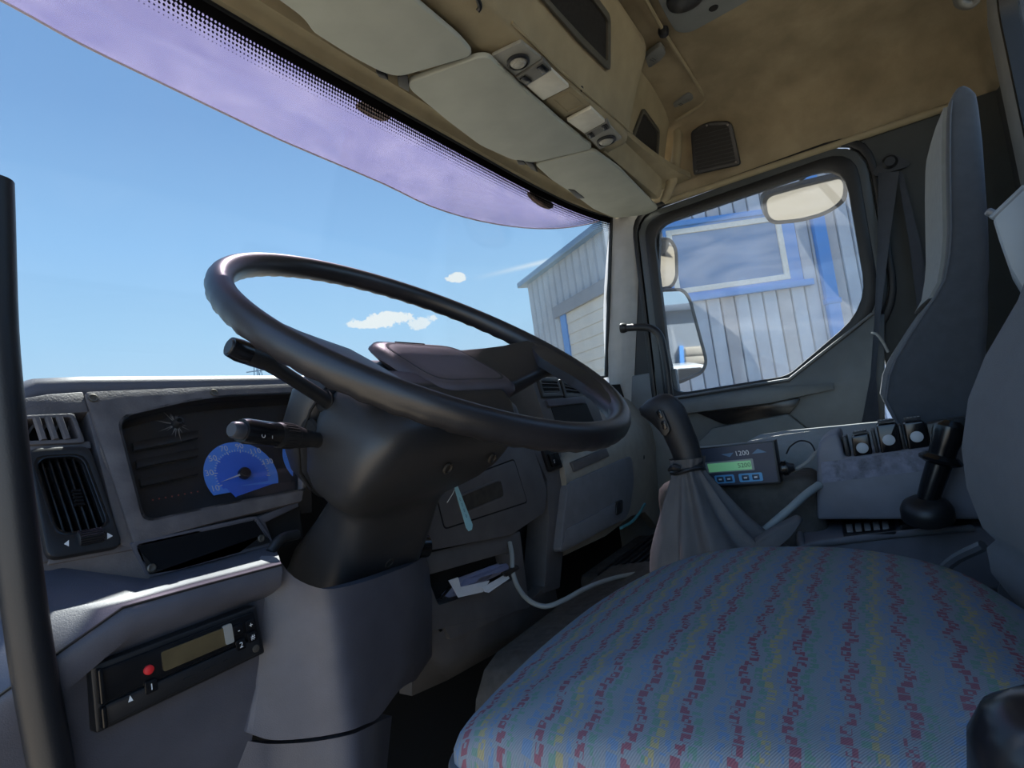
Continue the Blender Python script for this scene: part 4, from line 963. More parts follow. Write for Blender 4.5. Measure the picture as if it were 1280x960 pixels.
# ------------------------------------------------------------------ driver seat
def seat_cloth():
    m = bpy.data.materials.new('zigzag_seat_cloth'); m.use_nodes = True; nt = m.node_tree; N = nt.nodes.new; L = nt.links.new
    p = nt.nodes['Principled BSDF']; p.inputs['Roughness'].default_value = .9; p.inputs['Specular IOR Level'].default_value = .15
    def mth(op, a, b=None, c=None):
        q = N('ShaderNodeMath'); q.operation = op
        for i, v in enumerate((a, b, c)):
            if v is None: continue
            if isinstance(v, (int, float)): q.inputs[i].default_value = v
            else: L(v, q.inputs[i])
        return q.outputs[0]
    tc = N('ShaderNodeTexCoord'); s = N('ShaderNodeSeparateXYZ'); L(tc.outputs['Object'], s.inputs[0])
    B = .0062
    xq = mth('MULTIPLY', mth('FLOOR', mth('DIVIDE', s.outputs[0], B)), B)
    zig = mth('PINGPONG', mth('ADD', xq, 5.0), .0186)                # stepped zigzag across the seat
    yz = mth('ADD', mth('ADD', s.outputs[1], 5.0), mth('MULTIPLY', zig, .36))
    PER = .058
    t = mth('FRACT', mth('DIVIDE', yz, PER))
    base = lin((119, 125, 131)); red = lin((126, 62, 74)); yel = lin((150, 138, 92)); grn = lin((94, 126, 110)); blu = lin((94, 119, 148)); gr2 = lin((114, 127, 130))
    ramp = N('ShaderNodeValToRGB'); ramp.color_ramp.interpolation = 'CONSTANT'; L(t, ramp.inputs[0]); e = ramp.color_ramp.elements
    seqc = [(0, red), (.10, base), (.14, blu), (.26, base), (.32, gr2), (.38, grn), (.47, base), (.50, red), (.60, base), (.64, blu), (.70, base), (.76, yel), (.85, grn), (.93, base)]
    e[0].position = 0; e[0].color = (*seqc[0][1], 1); e[1].position = seqc[1][0]; e[1].color = (*seqc[1][1], 1)
    for ps_, c in seqc[2:]: q = e.new(ps_); q.color = (*c, 1)
    # thread structure: little woven blocks break the stripes up
    yq = mth('FLOOR', mth('DIVIDE', s.outputs[1], .0021)); xb = mth('FLOOR', mth('DIVIDE', s.outputs[0], .0021))
    cmb = N('ShaderNodeCombineXYZ'); L(xb, cmb.inputs[0]); L(yq, cmb.inputs[1])
    wn_ = N('ShaderNodeTexWhiteNoise'); wn_.noise_dimensions = '2D'; L(cmb.outputs[0], wn_.inputs['Vector'])
    keep = mth('GREATER_THAN', wn_.outputs['Value'], .30)
    gapx = mth('GREATER_THAN', mth('FRACT', mth('DIVIDE', s.outputs[0], B)), .16)
    keep = mth('MULTIPLY', keep, gapx)
    mx = N('ShaderNodeMix'); mx.data_type = 'RGBA'; L(keep, mx.inputs['Factor']); mx.inputs['A'].default_value = (*base, 1); L(ramp.outputs[0], mx.inputs['B'])
    # weave and fading
    ws_ = mth('SINE', mth('MULTIPLY', mth('ADD', s.outputs[0], s.outputs[1]), 2*math.pi/.0016))
    wv = N('ShaderNodeMapRange'); L(ws_, wv.inputs['Value']); wv.inputs['From Min'].default_value = -1; wv.inputs['To Min'].default_value = .90; wv.inputs['To Max'].default_value = 1.06
    n = N('ShaderNodeTexNoise'); n.inputs['Scale'].default_value = 5; L(tc.outputs['Object'], n.inputs['Vector'])
    fd = N('ShaderNodeMix'); fd.data_type = 'RGBA'; L(mth('MULTIPLY', n.outputs[0], .5), fd.inputs['Factor']); L(mx.outputs['Result'], fd.inputs['A']); fd.inputs['B'].default_value = (*lin((119, 125, 131)), 1)
    ml = N('ShaderNodeMix'); ml.data_type = 'RGBA'; ml.blend_type = 'MULTIPLY'; ml.inputs['Factor'].default_value = 1; L(fd.outputs['Result'], ml.inputs['A']); L(wv.outputs[0], ml.inputs['B'])
    L(ml.outputs['Result'], p.inputs['Base Color'])
    b = N('ShaderNodeBump'); b.inputs['Strength'].default_value = .35; b.inputs['Distance'].default_value = .0006; L(ws_, b.inputs['Height']); L(b.outputs[0], p.inputs['Normal'])
    return m
CLOTH = seat_cloth()
ds = thing('driver_seat', 'driver seat with zigzag striped cushion in the foreground', 'seat', (.51, .05, -.77))
out_ = rq([V((.345, -.10, 0)), V((.288, .286, 0)), V((.42, .302, 0)), V((.60, .298, 0)), V((.762, .235, 0)), V((.768, .045, 0)), V((.690, -.048, 0)), V((.50, -.10, 0))], [.03, .03, .10, .10, .09, .06, .08, .08], 6)
ctr = V((.51, .04, 0))
def ol(k, z, grow=0.):
    r = []
    for q in out_:
        d = q-ctr; d = d*k+d.normalized()*grow
        dome = .024*(1-k**2.6)
        fr_ = -.010*max(0, (q.y*k-.16)/.13)
        x = .51+d.x
        r.append(V((x, ctr.y+d.y, z+dome+fr_)))
    return r
rings = [ol(k, -.200) for k in (.03, .2, .4, .6, .75, .86, .93)]+[ol(.965, -.2025), ol(.985, -.207), ol(.997, -.213), ol(1.0, -.222)]
mk('cushion', loft(rings[::-1]), CLOTH, ds, angle=80)
mk('piping', tube([q+V((0, 0, -.001)) for q in ol(1.0, -.222)]+[ol(1.0, -.222)[0]], .0042, 8, cap=False), mat('piping_grey', (78, 80, 84), .7), ds)
mk('skirt', loft([ol(.998, -.224), ol(1.012, -.24), ol(1.008, -.27), ol(.985, -.30), ol(.95, -.32)]), mat('seat_skirt', (64, 68, 74), .7, .1, 30, .3, 900), ds, angle=60)
mk('pedestal', box((.515, .02, -.54), (.40, .38, .46)), BLACK, ds, bevel=.03)
def bsec(z, yf, th, x0, x1, hol):
    pts = []
    n_ = 14
    for i in range(n_+1):
        u = -1+2*i/n_; x = (x0+x1)/2+(x1-x0)/2*u
        pts.append(V((x, yf-hol*(1-u*u)-.05*max(0, abs(u)-.82)**2*30*.05, z)))
    for i in range(n_, -1, -1):
        u = -1+2*i/n_; x = (x0+x1)/2+(x1-x0)/2*u
        pts.append(V((x, yf-th+.03*max(0, abs(u)-.7)/.3, z)))
    return pts
bs = [(-.27, -.110, .12, .31, .715), (-.245, -.085, .13, .30, .720), (-.215, -.070, .14, .295, .722), (-.19, -.070, .14, .293, .722), (-.182, -.078, .14, .293, .722), (-.170, -.070, .145, .292, .724), (-.13, -.064, .15, .29, .726), (-.09, -.066, .15, .29, .727), (-.04, -.079, .15, .292, .726), (.0, -.098, .15, .295, .724), (.05, -.130, .14, .30, .72), (.12, -.160, .13, .31, .71), (.22, -.185, .12, .32, .70), (.34, -.205, .11, .34, .68), (.42, -.22, .10, .37, .65), (.46, -.235, .07, .40, .62), (.475, -.25, .04, .42, .60)]
mk('backrest', loft([bsec(z, yf, th, x0, x1, .03) for z, yf, th, x0, x1 in bs]), FABD, ds, angle=80)
mk('backrest_hinge', tube([V((.735, -.10, -.30)), V((.742, -.09, -.24)), V((.742, -.13, -.18))], .014, 10, 4, flat=.5), mat('hinge_grey', (78, 80, 84), .4), ds)
mk('side_lever', tube([V((.800, .03, -.33)), V((.800, -.01, -.27)), V((.790, -.045, -.225)), V((.77, -.075, -.20))], .006, 8, 4), mat('hinge_grey', (104, 108, 112)), ds)
kb_ = V((.202, -.030, -.112))
mk('adjuster_knob', loft([[kb_+V((math.cos(a)*.021*r_, math.sin(a)*.024*r_, h)) for a in [2*math.pi*k/28 for k in range(28)]] for h, r_ in ((-.040, .55), (-.034, .80), (-.020, .98), (-.006, 1.0), (.006, .93), (.014, .75), (.0185, .45), (.020, .1))]), mat('knob_gloss', (22, 23, 27), .25, .1, 40), ds, angle=80)
mk('knob_arm', tube([kb_+V((0, 0, -.036)), kb_+V((.01, -.02, -.10)), kb_+V((.07, -.03, -.16))], .010, 12, 4), BLACK, ds)

# pale grey box at the right edge behind the driver backrest
bx_ = thing('storage_box', 'pale grey plastic box lid with a small bolt behind the driver backrest', 'box', (.98, -.20, .06))
c1 = [atx(1240, 272, .92), atx(1282, 232, .92), atx(1330, 240, .92), atx(1330, 400, .92), atx(1284, 372, .92), atx(1262, 335, .92)]
mk('lid', prism(c1, (.16, -.03, 0)), mat('pale_box_plastic', (160, 166, 170), .45, .06, 20), bx_, bevel=.006)
mk('lid_edge', tube([c1[0]+V((.004, 0, .0)), c1[1]+V((.004, 0, .0))], .0035, 8), mat('pale_box_edge', (150, 156, 160), .45), bx_)
mk('bolt', lathe([(.005, 0), (.005, .008), (.003, .010)], atx(1243, 268, .93), (0, .7, .7), 12), mat('bolt_grey', (120, 122, 124), .4), bx_)

# ------------------------------------------------------------------ passenger seat
psx = thing('passenger_seat', 'dark grey passenger seat with tall one-piece backrest by the far door', 'seat', (1.46, -.05, -.77))
prof_ = [(-.16, -.060, -.150), (-.125, -.040, -.155), (-.093, -.027, -.160), (-.054, -.018, -.168), (-.01, -.030, -.176), (.018, -.044, -.180), (.055, -.070, -.188), (.09, -.096, -.194), (.12, -.120, -.198), (.146, -.137, -.204), (.19, -.150, -.210), (.228, -.158, -.215), (.30, -.168, -.222), (.37, -.178, -.229), (.43, -.188, -.233), (.455, -.194, -.232), (.468, -.202, -.226), (.474, -.208, -.219)]
rings = []
for i, (z, yf, yb) in enumerate(prof_):
    w = .21 if z < .08 else .21-.035*min(1, (z-.08)/.1)
    x0, x1 = 1.25, 1.25+2*w
    r_ = .018 if z < .45 else .010
    rings.append(rq([V((x0, yf, z*1.0)), V((x1, yf, z)), V((x1, yb, z)), V((x0, yb, z))], r_, 5))
mk('backrest', loft(rings), FABD, psx, angle=80)
fp = []
for z, yf, yb in prof_:
    if z > .11: fp.append([V((1.272, yf+.006, z)), V((1.36, yf+.010, z)), V((1.46, yf+.011, z)), V((1.56, yf+.010, z)), V((1.585, yf+.004, z))])
mk('headrest_front', sheet(fp[:-2], (0, -.012, 0)), FAB_LIT, psx, angle=70)  # front face lightened in colour as if lit through the windscreen
seamp = [V((1.2495, yf-.004, z)) for z, yf, yb in prof_[1:-2]]
mk('seam', tube(seamp, .0016, 6), mat('seam_thread', (96, 100, 106), .8), psx)
co_ = rq([V((1.25, -.12, 0)), V((1.25, .29, 0)), V((1.68, .29, 0)), V((1.68, -.12, 0))], .06, 6)
cc_ = V((1.455, .085, 0))
def pol(k, z): return [V((cc_.x+(q.x-cc_.x)*k, cc_.y+(q.y-cc_.y)*k, z)) for q in co_]
mk('cushion', loft([pol(.95, -.27), pol(1.0, -.25), pol(1.0, -.18), pol(.99, -.155), pol(.96, -.135), pol(.9, -.125), pol(.6, -.118), pol(.1, -.115)]), FAB_LIT, psx, angle=80)  # pale colour stands for sun on the cushion
mk('pedestal', box((1.46, .06, -.52), (.36, .30, .50)), BLACK, psx, bevel=.02)

# seat belt on the far pillar
BX = 1.935
bel = thing('seat_belt', 'dark grey seat belt hanging from its anchor on the passenger pillar', 'seat belt', atx(1085, 540, BX))
an_ = atx(1112, 204, BX)
mk('anchor', join(lathe([(.020, 0), (.020, .010), (.013, .018)], an_, (-1, 0, 0), 18), prism(rq([an_+V((-.004, .0, .03)), an_+V((-.004, -.045, -.015)), an_+V((-.004, -.04, -.028)), an_+V((-.004, .04, -.028)), an_+V((-.004, .045, -.015))], .012), (-.006, 0, 0))), BLACK, bel)
def strap(name, L_, R_, th, m):
    rows = [[a, b] for a, b in zip(L_, R_)]
    return mk(name, sheet(rows, (th, 0, 0)), m, bel, angle=60)
WEB = mat('belt_webbing', (58, 62, 70), .7, .1, 60, .6, 900)
strap('webbing', X([(1098, 216), (1097, 300), (1093, 400), (1088, 470), (1076, 535)], BX-.02), X([(1124, 214), (1112, 300), (1100, 400), (1095, 470), (1100, 535)], BX-.05), .002, WEB)
strap('webbing', X([(1122, 216), (1136, 300), (1146, 380), (1152, 440)], BX-.012), X([(1128, 214), (1150, 300), (1164, 380), (1172, 440)], BX-.012), .002, WEB)
hk = mk('belt_hook', tube([atx(1090, 416, BX-.05), atx(1096, 418, BX-.06), atx(1104, 428, BX-.06), atx(1110, 440, BX-.05)], .004, 8, 4), mat('hook_pale', (150, 152, 150), .4), bel)

# ------------------------------------------------------------------ overhead: visors, shelf, lamps
VZ = .667
def visor(label, px, r, hinge):
    pts = [atz(x, y, VZ) for x, y in px]
    o = thing('sun_visor', label, 'sun visor', sum(pts, V((0, 0, 0)))/len(pts), 'grey sun visor flaps')
    mk('flap', prism(rq(pts, r), (0, 0, .012)), GREYV, o, bevel=.004, seg=3)
    for q in hinge:
        p = [atz(x, y, VZ-.002) for x, y in q]
        mk('hinge_clip', prism(p, (0, 0, .018)), BLACK, o, bevel=.002)
    return o
visor('leftmost grey sun visor flap, cut by the top edge of the photo', [(300, -30), (350, 2), (380, 24), (392, 42), (440, 72), (478, 92), (500, 97), (594, 70), (575, 48), (520, 2), (480, -45), (420, -90)], [.02, .02, .03, .01, .02, .02, .02, .02, .02, .02, .02, .02], [[(470, 91), (482, 95), (486, 101), (474, 97)], [(497, 97), (510, 96), (512, 116), (498, 108)]])
visor('middle grey sun visor flap, the longest below the map lamps', [(509, 104), (598, 72), (612, 72), (650, 108), (700, 152), (740, 184), (738, 187), (666, 204), (640, 200), (600, 182), (560, 152), (514, 114)], [.02, .03, .03, .02, .02, .025, .01, .02, .02, .02, .02, .02], [[(646, 201), (655, 202), (657, 207), (648, 206)], [(656, 203), (666, 204), (672, 216), (664, 212)]])
visor('rightmost grey sun visor flap, beside the passenger window', [(668, 206), (742, 188), (775, 212), (824, 262), (806, 269), (768, 273), (742, 262), (712, 240), (690, 226)], [.02, .02, .02, .03, .02, .02, .02, .02, .02], [[(710, 237), (718, 238), (731, 248), (722, 249)]])

shelf = thing('overhead_shelf', 'tan moulded overhead shelf with dark net openings above the visors', 'shelf', (1.0, .48, .69))
FN = V((0, -.903, -.430)); FU = V((0, -.430, .903))      # rear face leans back towards the seats
def cs(x, k=0., lift=0.):
    return [V((x, .56, .71)), V((x, .505, .692)), V((x, .495, .686)), V((x, .432+k*.3, .684+lift)), V((x, .424+k*.4, .688+lift)), V((x, .418+k*.5, .698+lift)), V((x, .372+k, .800)), V((x, .336+k, .875)), V((x, .332+k, .895)), V((x, .345+k, .915)), V((x, .40+k, .945)), V((x, .56, .95))]
rings = [cs(x) for x in (.16, .4, .7, 1.0, 1.2, 1.34)]+[cs(1.375, .006, .001), cs(1.395, .018, .004), cs(1.408, .036, .008), cs(1.412, .065, .014)]
mk('centre_body', loft(rings), TANP, shelf, angle=50)
def cs2(x, k=0.): return [V((x, .58, .71)), V((x, .512+k, .690)), V((x, .495+k, .684)), V((x, .486+k, .690)), V((x, .478+k, .705)), V((x, .466+k, .76)), V((x, .425+k, .90)), V((x, .405+k, .945)), V((x, .58, .96))]
mk('end_body', loft([cs2(1.39), cs2(1.5), cs2(1.7), cs2(1.80, 0), cs2(1.84, 0), cs2(1.86, .006)]), TANP, shelf, angle=50)
mk('end_lip', tube([atx(846, 138, 1.885), atx(847, 170, 1.885), atx(845, 200, 1.885), atx(840, 226, 1.885), atx(834, 243, 1.885), atx(828, 252, 1.885)], [.010, .014, .017, .018, .016, .010], 12, 4), TANP, shelf)
def opening(pts, p0, n_, rim, nm='net_opening'):
    q = [at(x, y, p0, n_) for x, y in pts]
    o = mk(nm, prism(rq([p+n_*.0008 for p in q], .012), n_*.0008), mat('dark_net', (26, 25, 24), .9, .4, 160), shelf, smooth=False)
    mk('opening_rim', ring(rq([p+n_*.001 for p in inset(q, -.010)], .016), rq([p+n_*.001 for p in inset(q, .002)], .012), n_*.007), rim, o, bevel=.003)
    return o
RIMG = mat('rim_grey', (74, 72, 64), .6, .1, 20)
opening([(640, -45), (735, -5), (757, 24), (757, 80), (722, 45)], V((0, .418, .698)), FN, RIMG)
n2_ = V((0, -.960, -.281))
opening([(802, 140), (821, 166), (819, 203), (790, 172)], V((0, .466, .76)), n2_, RIMG)
# bevelled panel edge on the centre body and small screws
mk('panel_edge', tube([at(790, 166, V((0, .416, .700)), FN), at(700, 88, V((0, .416, .700)), FN), at(640, 28, V((0, .416, .700)), FN)], .003, 6), TANP, shelf)
mk('coat_hook', tube([atz(596, -4, .684), atz(600, 8, .680), atz(597, 14, .676)], .004, 8, 3), BLACK, shelf)
mk('hole_plug', lathe([(.006, 0), (.005, .002)], at(727, 111, V((0, .418, .698)), FN), FN, 12), VOID, shelf)
# lamp strip: blank plate belongs to the shelf
LZ = .6835
bq = [atz(*q, LZ) for q in ((682, 123), (714, 106), (738, 128), (706, 144))]
bl_ = mk('blank_plate', prism(rq(bq, .004), (0, 0, -.004)), TANP, shelf, bevel=.001)
mk('blank_emboss', ring(rq(inset(bq, .012), .003), rq(inset(bq, .015), .002), (0, 0, -.0055)), TANP, bl_, bevel=.0008)
def maplamp(label, plate, cen, rpx, bar, diff):
    L_ = [atz(*q, LZ) for q in plate]; B_ = [atz(*q, LZ) for q in bar]; D_ = [atz(*q, LZ) for q in diff]; c = atz(*cen, LZ)
    o = thing('map_lamp', label, 'lamp', c, 'map lamps in the overhead shelf')
    mk('plate', prism(rq(L_, .004), (0, 0, -.007)), GREYL, o, bevel=.0015)
    r_ = (atz(cen[0]+rpx, cen[1], LZ)-c).length
    mk('lens_ring', lathe([(r_, -.004), (r_*1.0, -.011), (r_*.82, -.013), (r_*.78, -.008)], c, (0, 0, 1), 28), BLACK, o)
    mk('lens', lathe([(r_*.80, -.009), (r_*.66, -.013), (r_*.35, -.0155), (r_*.05, -.0165)], c, (0, 0, 1), 28), mat('lamp_lens', (160, 159, 150), .2, .1, 200, .6, 500), o)
    mk('lens_ridge', lathe([(r_*.5, -.0140), (r_*.5, -.0155), (r_*.42, -.0155), (r_*.42, -.0145)], c, (0, 0, 1), 28, cap=False), mat('lamp_lens', (160, 159, 150)), o)
    sb = mk('switch_bar', prism(rq(B_, .003), (0, 0, -.010)), mat('bar_grey', (104, 104, 100), .5), o, bevel=.0015)
    for t in (.18, .82):
        m0 = B_[0].lerp(B_[1], t).lerp(B_[3].lerp(B_[2], t), .5)+V((0, 0, -.010)); ex = (B_[1]-B_[0])*.11; ey = (B_[3]-B_[0])*.34
        mk('rocker', prism([m0-ex-ey, m0+ex-ey, m0+ex+ey, m0-ex+ey], (0, 0, -.003)), GLOSSB, sb, bevel=.001)
    mk('diffuser', prism(rq(D_, .003), (0, 0, -.009)), mat('diffuser_white', (206, 204, 192), .35, .06, 60), o, bevel=.0015)
    return o
maplamp('left map lamp with round lens, at the near end of the overhead lamp strip', [(614, 66), (651, 48), (677, 69), (643, 91)], (647, 72), 14, [(644, 92), (678, 69), (689, 82), (657, 102)], [(657, 102), (689, 83), (711, 104), (678, 121)])
maplamp('right map lamp with round lens, at the far end of the overhead lamp strip', [(736, 170), (763, 155), (777, 170), (749, 184)], (757, 172), 11, [(730, 163), (759, 147), (763, 154), (736, 170)], [(708, 147), (738, 131), (756, 148), (730, 163)])

# speaker on the side of the headliner
spo = V((1.945, 0, .72)); spn = V((-.936, 0, -.351))
sq = [at(x, y, spo+spn*.004, spn) for x, y in ((864, 165), (884, 152), (915, 151), (927, 206), (868, 219))]
spk = thing('roof_speaker', 'black square speaker on the headliner above the passenger window', 'speaker', sq[4])
mk('housing', prism(rq(sq, [.012, .03, .02, .012, .008]), spn*.016), BLACK, spk, bevel=.004, seg=3)
sg = inset(sq, .012)
mk('grille', prism(rq([p+spn*.0165 for p in sg], .012), spn*.001), mat('grille_dark', (38, 37, 36), .8, .3, 300), spk, smooth=False)
for k in range(9):
    t = (k+.7)/9.4
    a_ = sg[0].lerp(sg[4], t)+spn*.018; b_ = sg[2].lerp(sg[3], t)+spn*.018
    mk('grille_bar', tube([a_, b_], .0012, 5), BLACK, spk)
for i in (1, 2, 3, 4): mk('screw', lathe([(.005, 0), (.004, .003)], sg[i]+spn*.017, spn, 12), GLOSSB, spk)

# roof details
RZ = .938
hpts = [atz(*q, RZ) for q in ((822, 0), (835, 25), (845, 41), (862, 42), (902, 20), (945, -4), (965, -30), (900, -95), (800, -50))]
hat = thing('roof_console', 'grey roof panel with a round dark knob at the top edge', 'panel', hpts[2])
mk('panel', prism(rq(hpts, .02), (0, 0, .01)), mat('roof_panel_grey', (118, 122, 122), .6, .06, 15), hat, bevel=.003)
mk('dial', lathe([(.045, 0), (.043, -.008), (.034, -.014), (.01, -.016)], atz(857, -4, RZ), (0, 0, 1), 28), BLACK, hat)
mk('screw_hole', lathe([(.012, .001), (.010, -.002)], atz(892, 10, RZ), (0, 0, 1), 18), VOID, hat)
for i, (lab, q) in enumerate((('grey roof latch half hidden behind the overhead shelf', [(806, 72), (826, 57), (833, 66), (826, 76), (811, 86)]), ('grey roof latch at the corner of the front roof panel', [(841, 130), (861, 117), (867, 120), (866, 126), (849, 138), (843, 136)]))):
    p = [atz(x, y, .928) for x, y in q]
    o = thing('roof_latch', lab, 'latch', p[0], 'grey roof latches')
    mk('body', prism(rq(p, .012), (0, 0, .014)), mat('latch_grey', (112, 114, 112), .5), o, bevel=.003)
    c_ = sum(p, V((0, 0, 0)))/len(p); d_ = (p[1]-p[0]).normalized(); e_ = d_.cross(V((0, 0, 1)))
    for t in (-.006, .0):
        mk('latch_rib', tube([c_+d_*(t-.008)+e_*.008+V((0, 0, -.0005)), c_+d_*(t-.008)-e_*.008+V((0, 0, -.0005))], .0012, 6), mat('latch_dark', (70, 72, 72), .5), o)
kk_ = atz(829, 38, .938)
rk = mk('seam_knob', lathe([(.013, .004), (.014, -.004), (.011, -.014), (.005, -.018)], kk_, (0, 0, 1), 16), BLACK, ceiling)
ch = mk('roof_hook', join(tube([atz(1196, -8, .80), atz(1200, 4, .79), atz(1212, 6, .785), atz(1222, -2, .79)], .010, 10, 4)), mat('hook_grey', (80, 80, 76), .5))
tag(ch, 'grey coat hook at the rear corner of the headliner', 'hook')

# ------------------------------------------------------------------ outside sun visor on the windscreen
low = [(-60, -30), (12, 6), (103, 56), (200, 103), (281, 142), (344, 172), (400, 196), (480, 230), (539, 258), (599, 276), (658, 285), (703, 285), (740, 279), (764, 270)]
lowY = [.955, .955, .955, .955, .955, .955, .953, .948, .935, .915, .88, .83, .77, .715]
lo3 = [aty(x, y, yy) for (x, y), yy in zip(low, lowY)]
lo3 = catmull(lo3, 3)
up3 = [ws_top(min(1.90, p.x*(.95 if p.x < 1.2 else .98)))+V((0, .035, .05)) for p in lo3]
rows = [[a.lerp(b, t)+V((0, .035*math.sin(math.pi*t), .0)) for a, b in zip(up3, lo3)] for t in (0, .2, .4, .6, .8, 1)]
vm = bpy.data.materials.new('purple_acrylic'); vm.use_nodes = True
def build_acrylic():
    nt = vm.node_tree; nt.nodes.clear(); N = nt.nodes.new; L = nt.links.new
    out = N('ShaderNodeOutputMaterial'); t = N('ShaderNodeBsdfTransparent'); t.inputs[0].default_value = (.92, .82, .90, 1)
    tl = N('ShaderNodeBsdfTranslucent'); d = N('ShaderNodeBsdfDiffuse')
    tc = N('ShaderNodeTexCoord'); n = N('ShaderNodeTexNoise'); n.inputs['Scale'].default_value = 7; n.inputs['Detail'].default_value = 9; n.inputs['Distortion'].default_value = .8
    mp = N('ShaderNodeMapping'); mp.inputs['Scale'].default_value = (1, 3, 2.2); L(tc.outputs['Object'], mp.inputs[0]); L(mp.outputs[0], n.inputs['Vector'])
    r = N('ShaderNodeValToRGB'); r.color_ramp.elements[0].position = .3; r.color_ramp.elements[0].color = (.22, .185, .30, 1); r.color_ramp.elements[1].position = .75; r.color_ramp.elements[1].color = (.34, .295, .39, 1)
    L(n.outputs[0], r.inputs[0]); L(r.outputs[0], tl.inputs[0]); L(r.outputs[0], d.inputs[0])
    a = N('ShaderNodeMixShader'); a.inputs[0].default_value = .35; L(tl.outputs[0], a.inputs[1]); L(d.outputs[0], a.inputs[2])
    b = N('ShaderNodeMixShader'); b.inputs[0].default_value = .38; L(t.outputs[0], b.inputs[1]); L(a.outputs[0], b.inputs[2])
    L(b.outputs[0], out.inputs[0])
build_acrylic()
ev = thing('outside_sunshade', 'translucent purple acrylic sunshade across the top of the windscreen outside', 'sunshade', lo3[len(lo3)//2])
mk('shade', sheet(rows, (0, .002, 0)), vm, ev, angle=80)
mk('shade_edge', tube(lo3, .0022, 6), mat('shade_edge_pale', (226, 206, 214), .4), ev)
for px, py in ((468, 138), (677, 249)):
    c_ = atz(px, py, .668); k_ = [c_+V((math.cos(a)*.034, math.sin(a)*.010+.02, math.sin(a)*.016)) for a in [2*math.pi*k/18 for k in range(18)]]
    y_ = .80 if px < 500 else .76
    cq = [aty(px+math.cos(a)*20*(1.0 if px < 500 else .75), py+math.sin(a)*7+math.cos(a)*9, y_) for a in [2*math.pi*k/18 for k in range(18)]]
    mk('mount_pad', prism(cq, (0, .01, 0)), mat('pad_brown', (120, 100, 94), .8, .3, 60), ev)

# ------------------------------------------------------------------ door mirrors outside
MIR = mat('mirror_glass', (205, 208, 210), .02, 0, 1, metal=1.0)
def mirror(label, px, org, n_, r, depth, arm):
    n_ = V(n_).normalized(); q = [at(x, y, org, n_) for x, y in px]
    o = thing('door_mirror', label, 'mirror', sum(q, V((0, 0, 0)))/len(q), 'mirrors outside the passenger door')
    mk('shell', loft([rq(inset(q, -.012), r), rq([p-n_*.012 for p in inset(q, -.016)], r), rq([p-n_*depth for p in inset(q, .03)], r)]), mat('mirror_shell', (48, 50, 53), .5), o, angle=60)
    mk('glass', prism(rq([p+n_*.002 for p in q], r), n_*.001), MIR, o, smooth=False)
    mk('rim', ring(rq([p+n_*.002 for p in inset(q, -.013)], r), rq([p+n_*.002 for p in q], r), n_*.004), BLACK, o, bevel=.001)
    if arm: mk('arm', tube(arm, .011, 10, 4), BLACK, o)
    return o
mo = V((2.26, .60, .3))
mirror('large rectangular door mirror reflecting a grey building, outside the passenger window', [(806, 366), (852, 364), (860, 374), (881, 452), (876, 464), (846, 477), (820, 470)], mo, (-.55, -.83, -.07), .03, .06, [mo+V((.04, .04, .0)), mo+V((-.05, .10, -.05)), mo+V((-.25, .10, -.12))])
mirror('small wide-angle mirror above the large door mirror, outside the passenger window', [(800, 302), (836, 301), (843, 312), (844, 346), (838, 357), (806, 362)], mo+V((0, 0, .25)), (-.46, -.82, -.30), .025, .05, None)
ko = V((2.13, .09, .62))
mirror('rounded kerb mirror hanging at the top rear of the passenger window', [(957, 246), (1000, 234), (1050, 222), (1054, 230), (1053, 250), (1030, 265), (1000, 273), (968, 276), (960, 268)], ko, (-.81, -.24, -1.25), .03, .05, [ko+V((.0, -.01, .06)), ko+V((-.02, -.0, .09)), ko+V((-.10, .0, .10))])

# ------------------------------------------------------------------ buildings outside
PANA = mat('cladding_grey', (190, 196, 204), .55, .10, 3, col2=(176, 182, 192)); PANB = mat('cladding_grey_b', (176, 183, 194), .55, .10, 3); PANC = mat('cladding_warm', (182, 180, 182), .55, .1, 3)
BLUE = mat('blue_trim', (90, 146, 212), .45, .06, 4)
fh = V((CF.x, CF.y, 0)).normalized(); rh = V((fh.y, -fh.x, 0))
def facade(depth):
    def P(u, z, d=0): return fh*(depth-d)+rh*u+V((0, 0, z))
    return P
FD = 7.2; P1 = facade(FD)
def onf(px, py):
    p = at(px, py, fh*FD, fh); return p.dot(rh), p.z
wh = thing('warehouse', 'grey panelled warehouse wall with blue trimmed window outside the passenger door', 'building', P1(2.5, -1.95))
mk('wall_core', prism([P1(1.55, -1.95, -.02), P1(13, -1.95, -.02), P1(13, 3.75, -.02), P1(1.55, 3.75, -.02)], fh*.3), PANB, wh, smooth=False)
def frame_uv(P): return P
u0, step = 1.56, .186
proto = None; PW = .176
for i in range(62):
    u = u0+i*step
    a = P1(u, -1.95)
    m_ = (PANA, PANB, PANA, PANC)[i % 4] if i not in () else PANA
    key_ = m_.name
    if proto is None: proto = {}
    if key_ not in proto:
        g = prism([P1(0, -1.95)-P1(0, -1.95), rh*.010+fh*-.022, rh*(PW-.010)+fh*-.022, rh*PW], V((0, 0, 5.7)))
        o = mk('cladding_panel', ([a+v for v in g[0]], g[1]), m_, wh, smooth=False); proto[key_] = (o, a)
    else:
        src, a0 = proto[key_]; o = src.copy(); C.objects.link(o); o.parent = wh; o.location = a-a0
(wu0, wz1), (wu1, wz1b), (wu1c, wz0), (wu0c, wz0b) = onf(838, 298), onf(965, 276), onf(979, 341), onf(850, 365)
U0, U1, Z0, Z1 = (wu0+wu0c)/2, (wu1+wu1c)/2, (wz0+wz0b)/2, (wz1+wz1b)/2
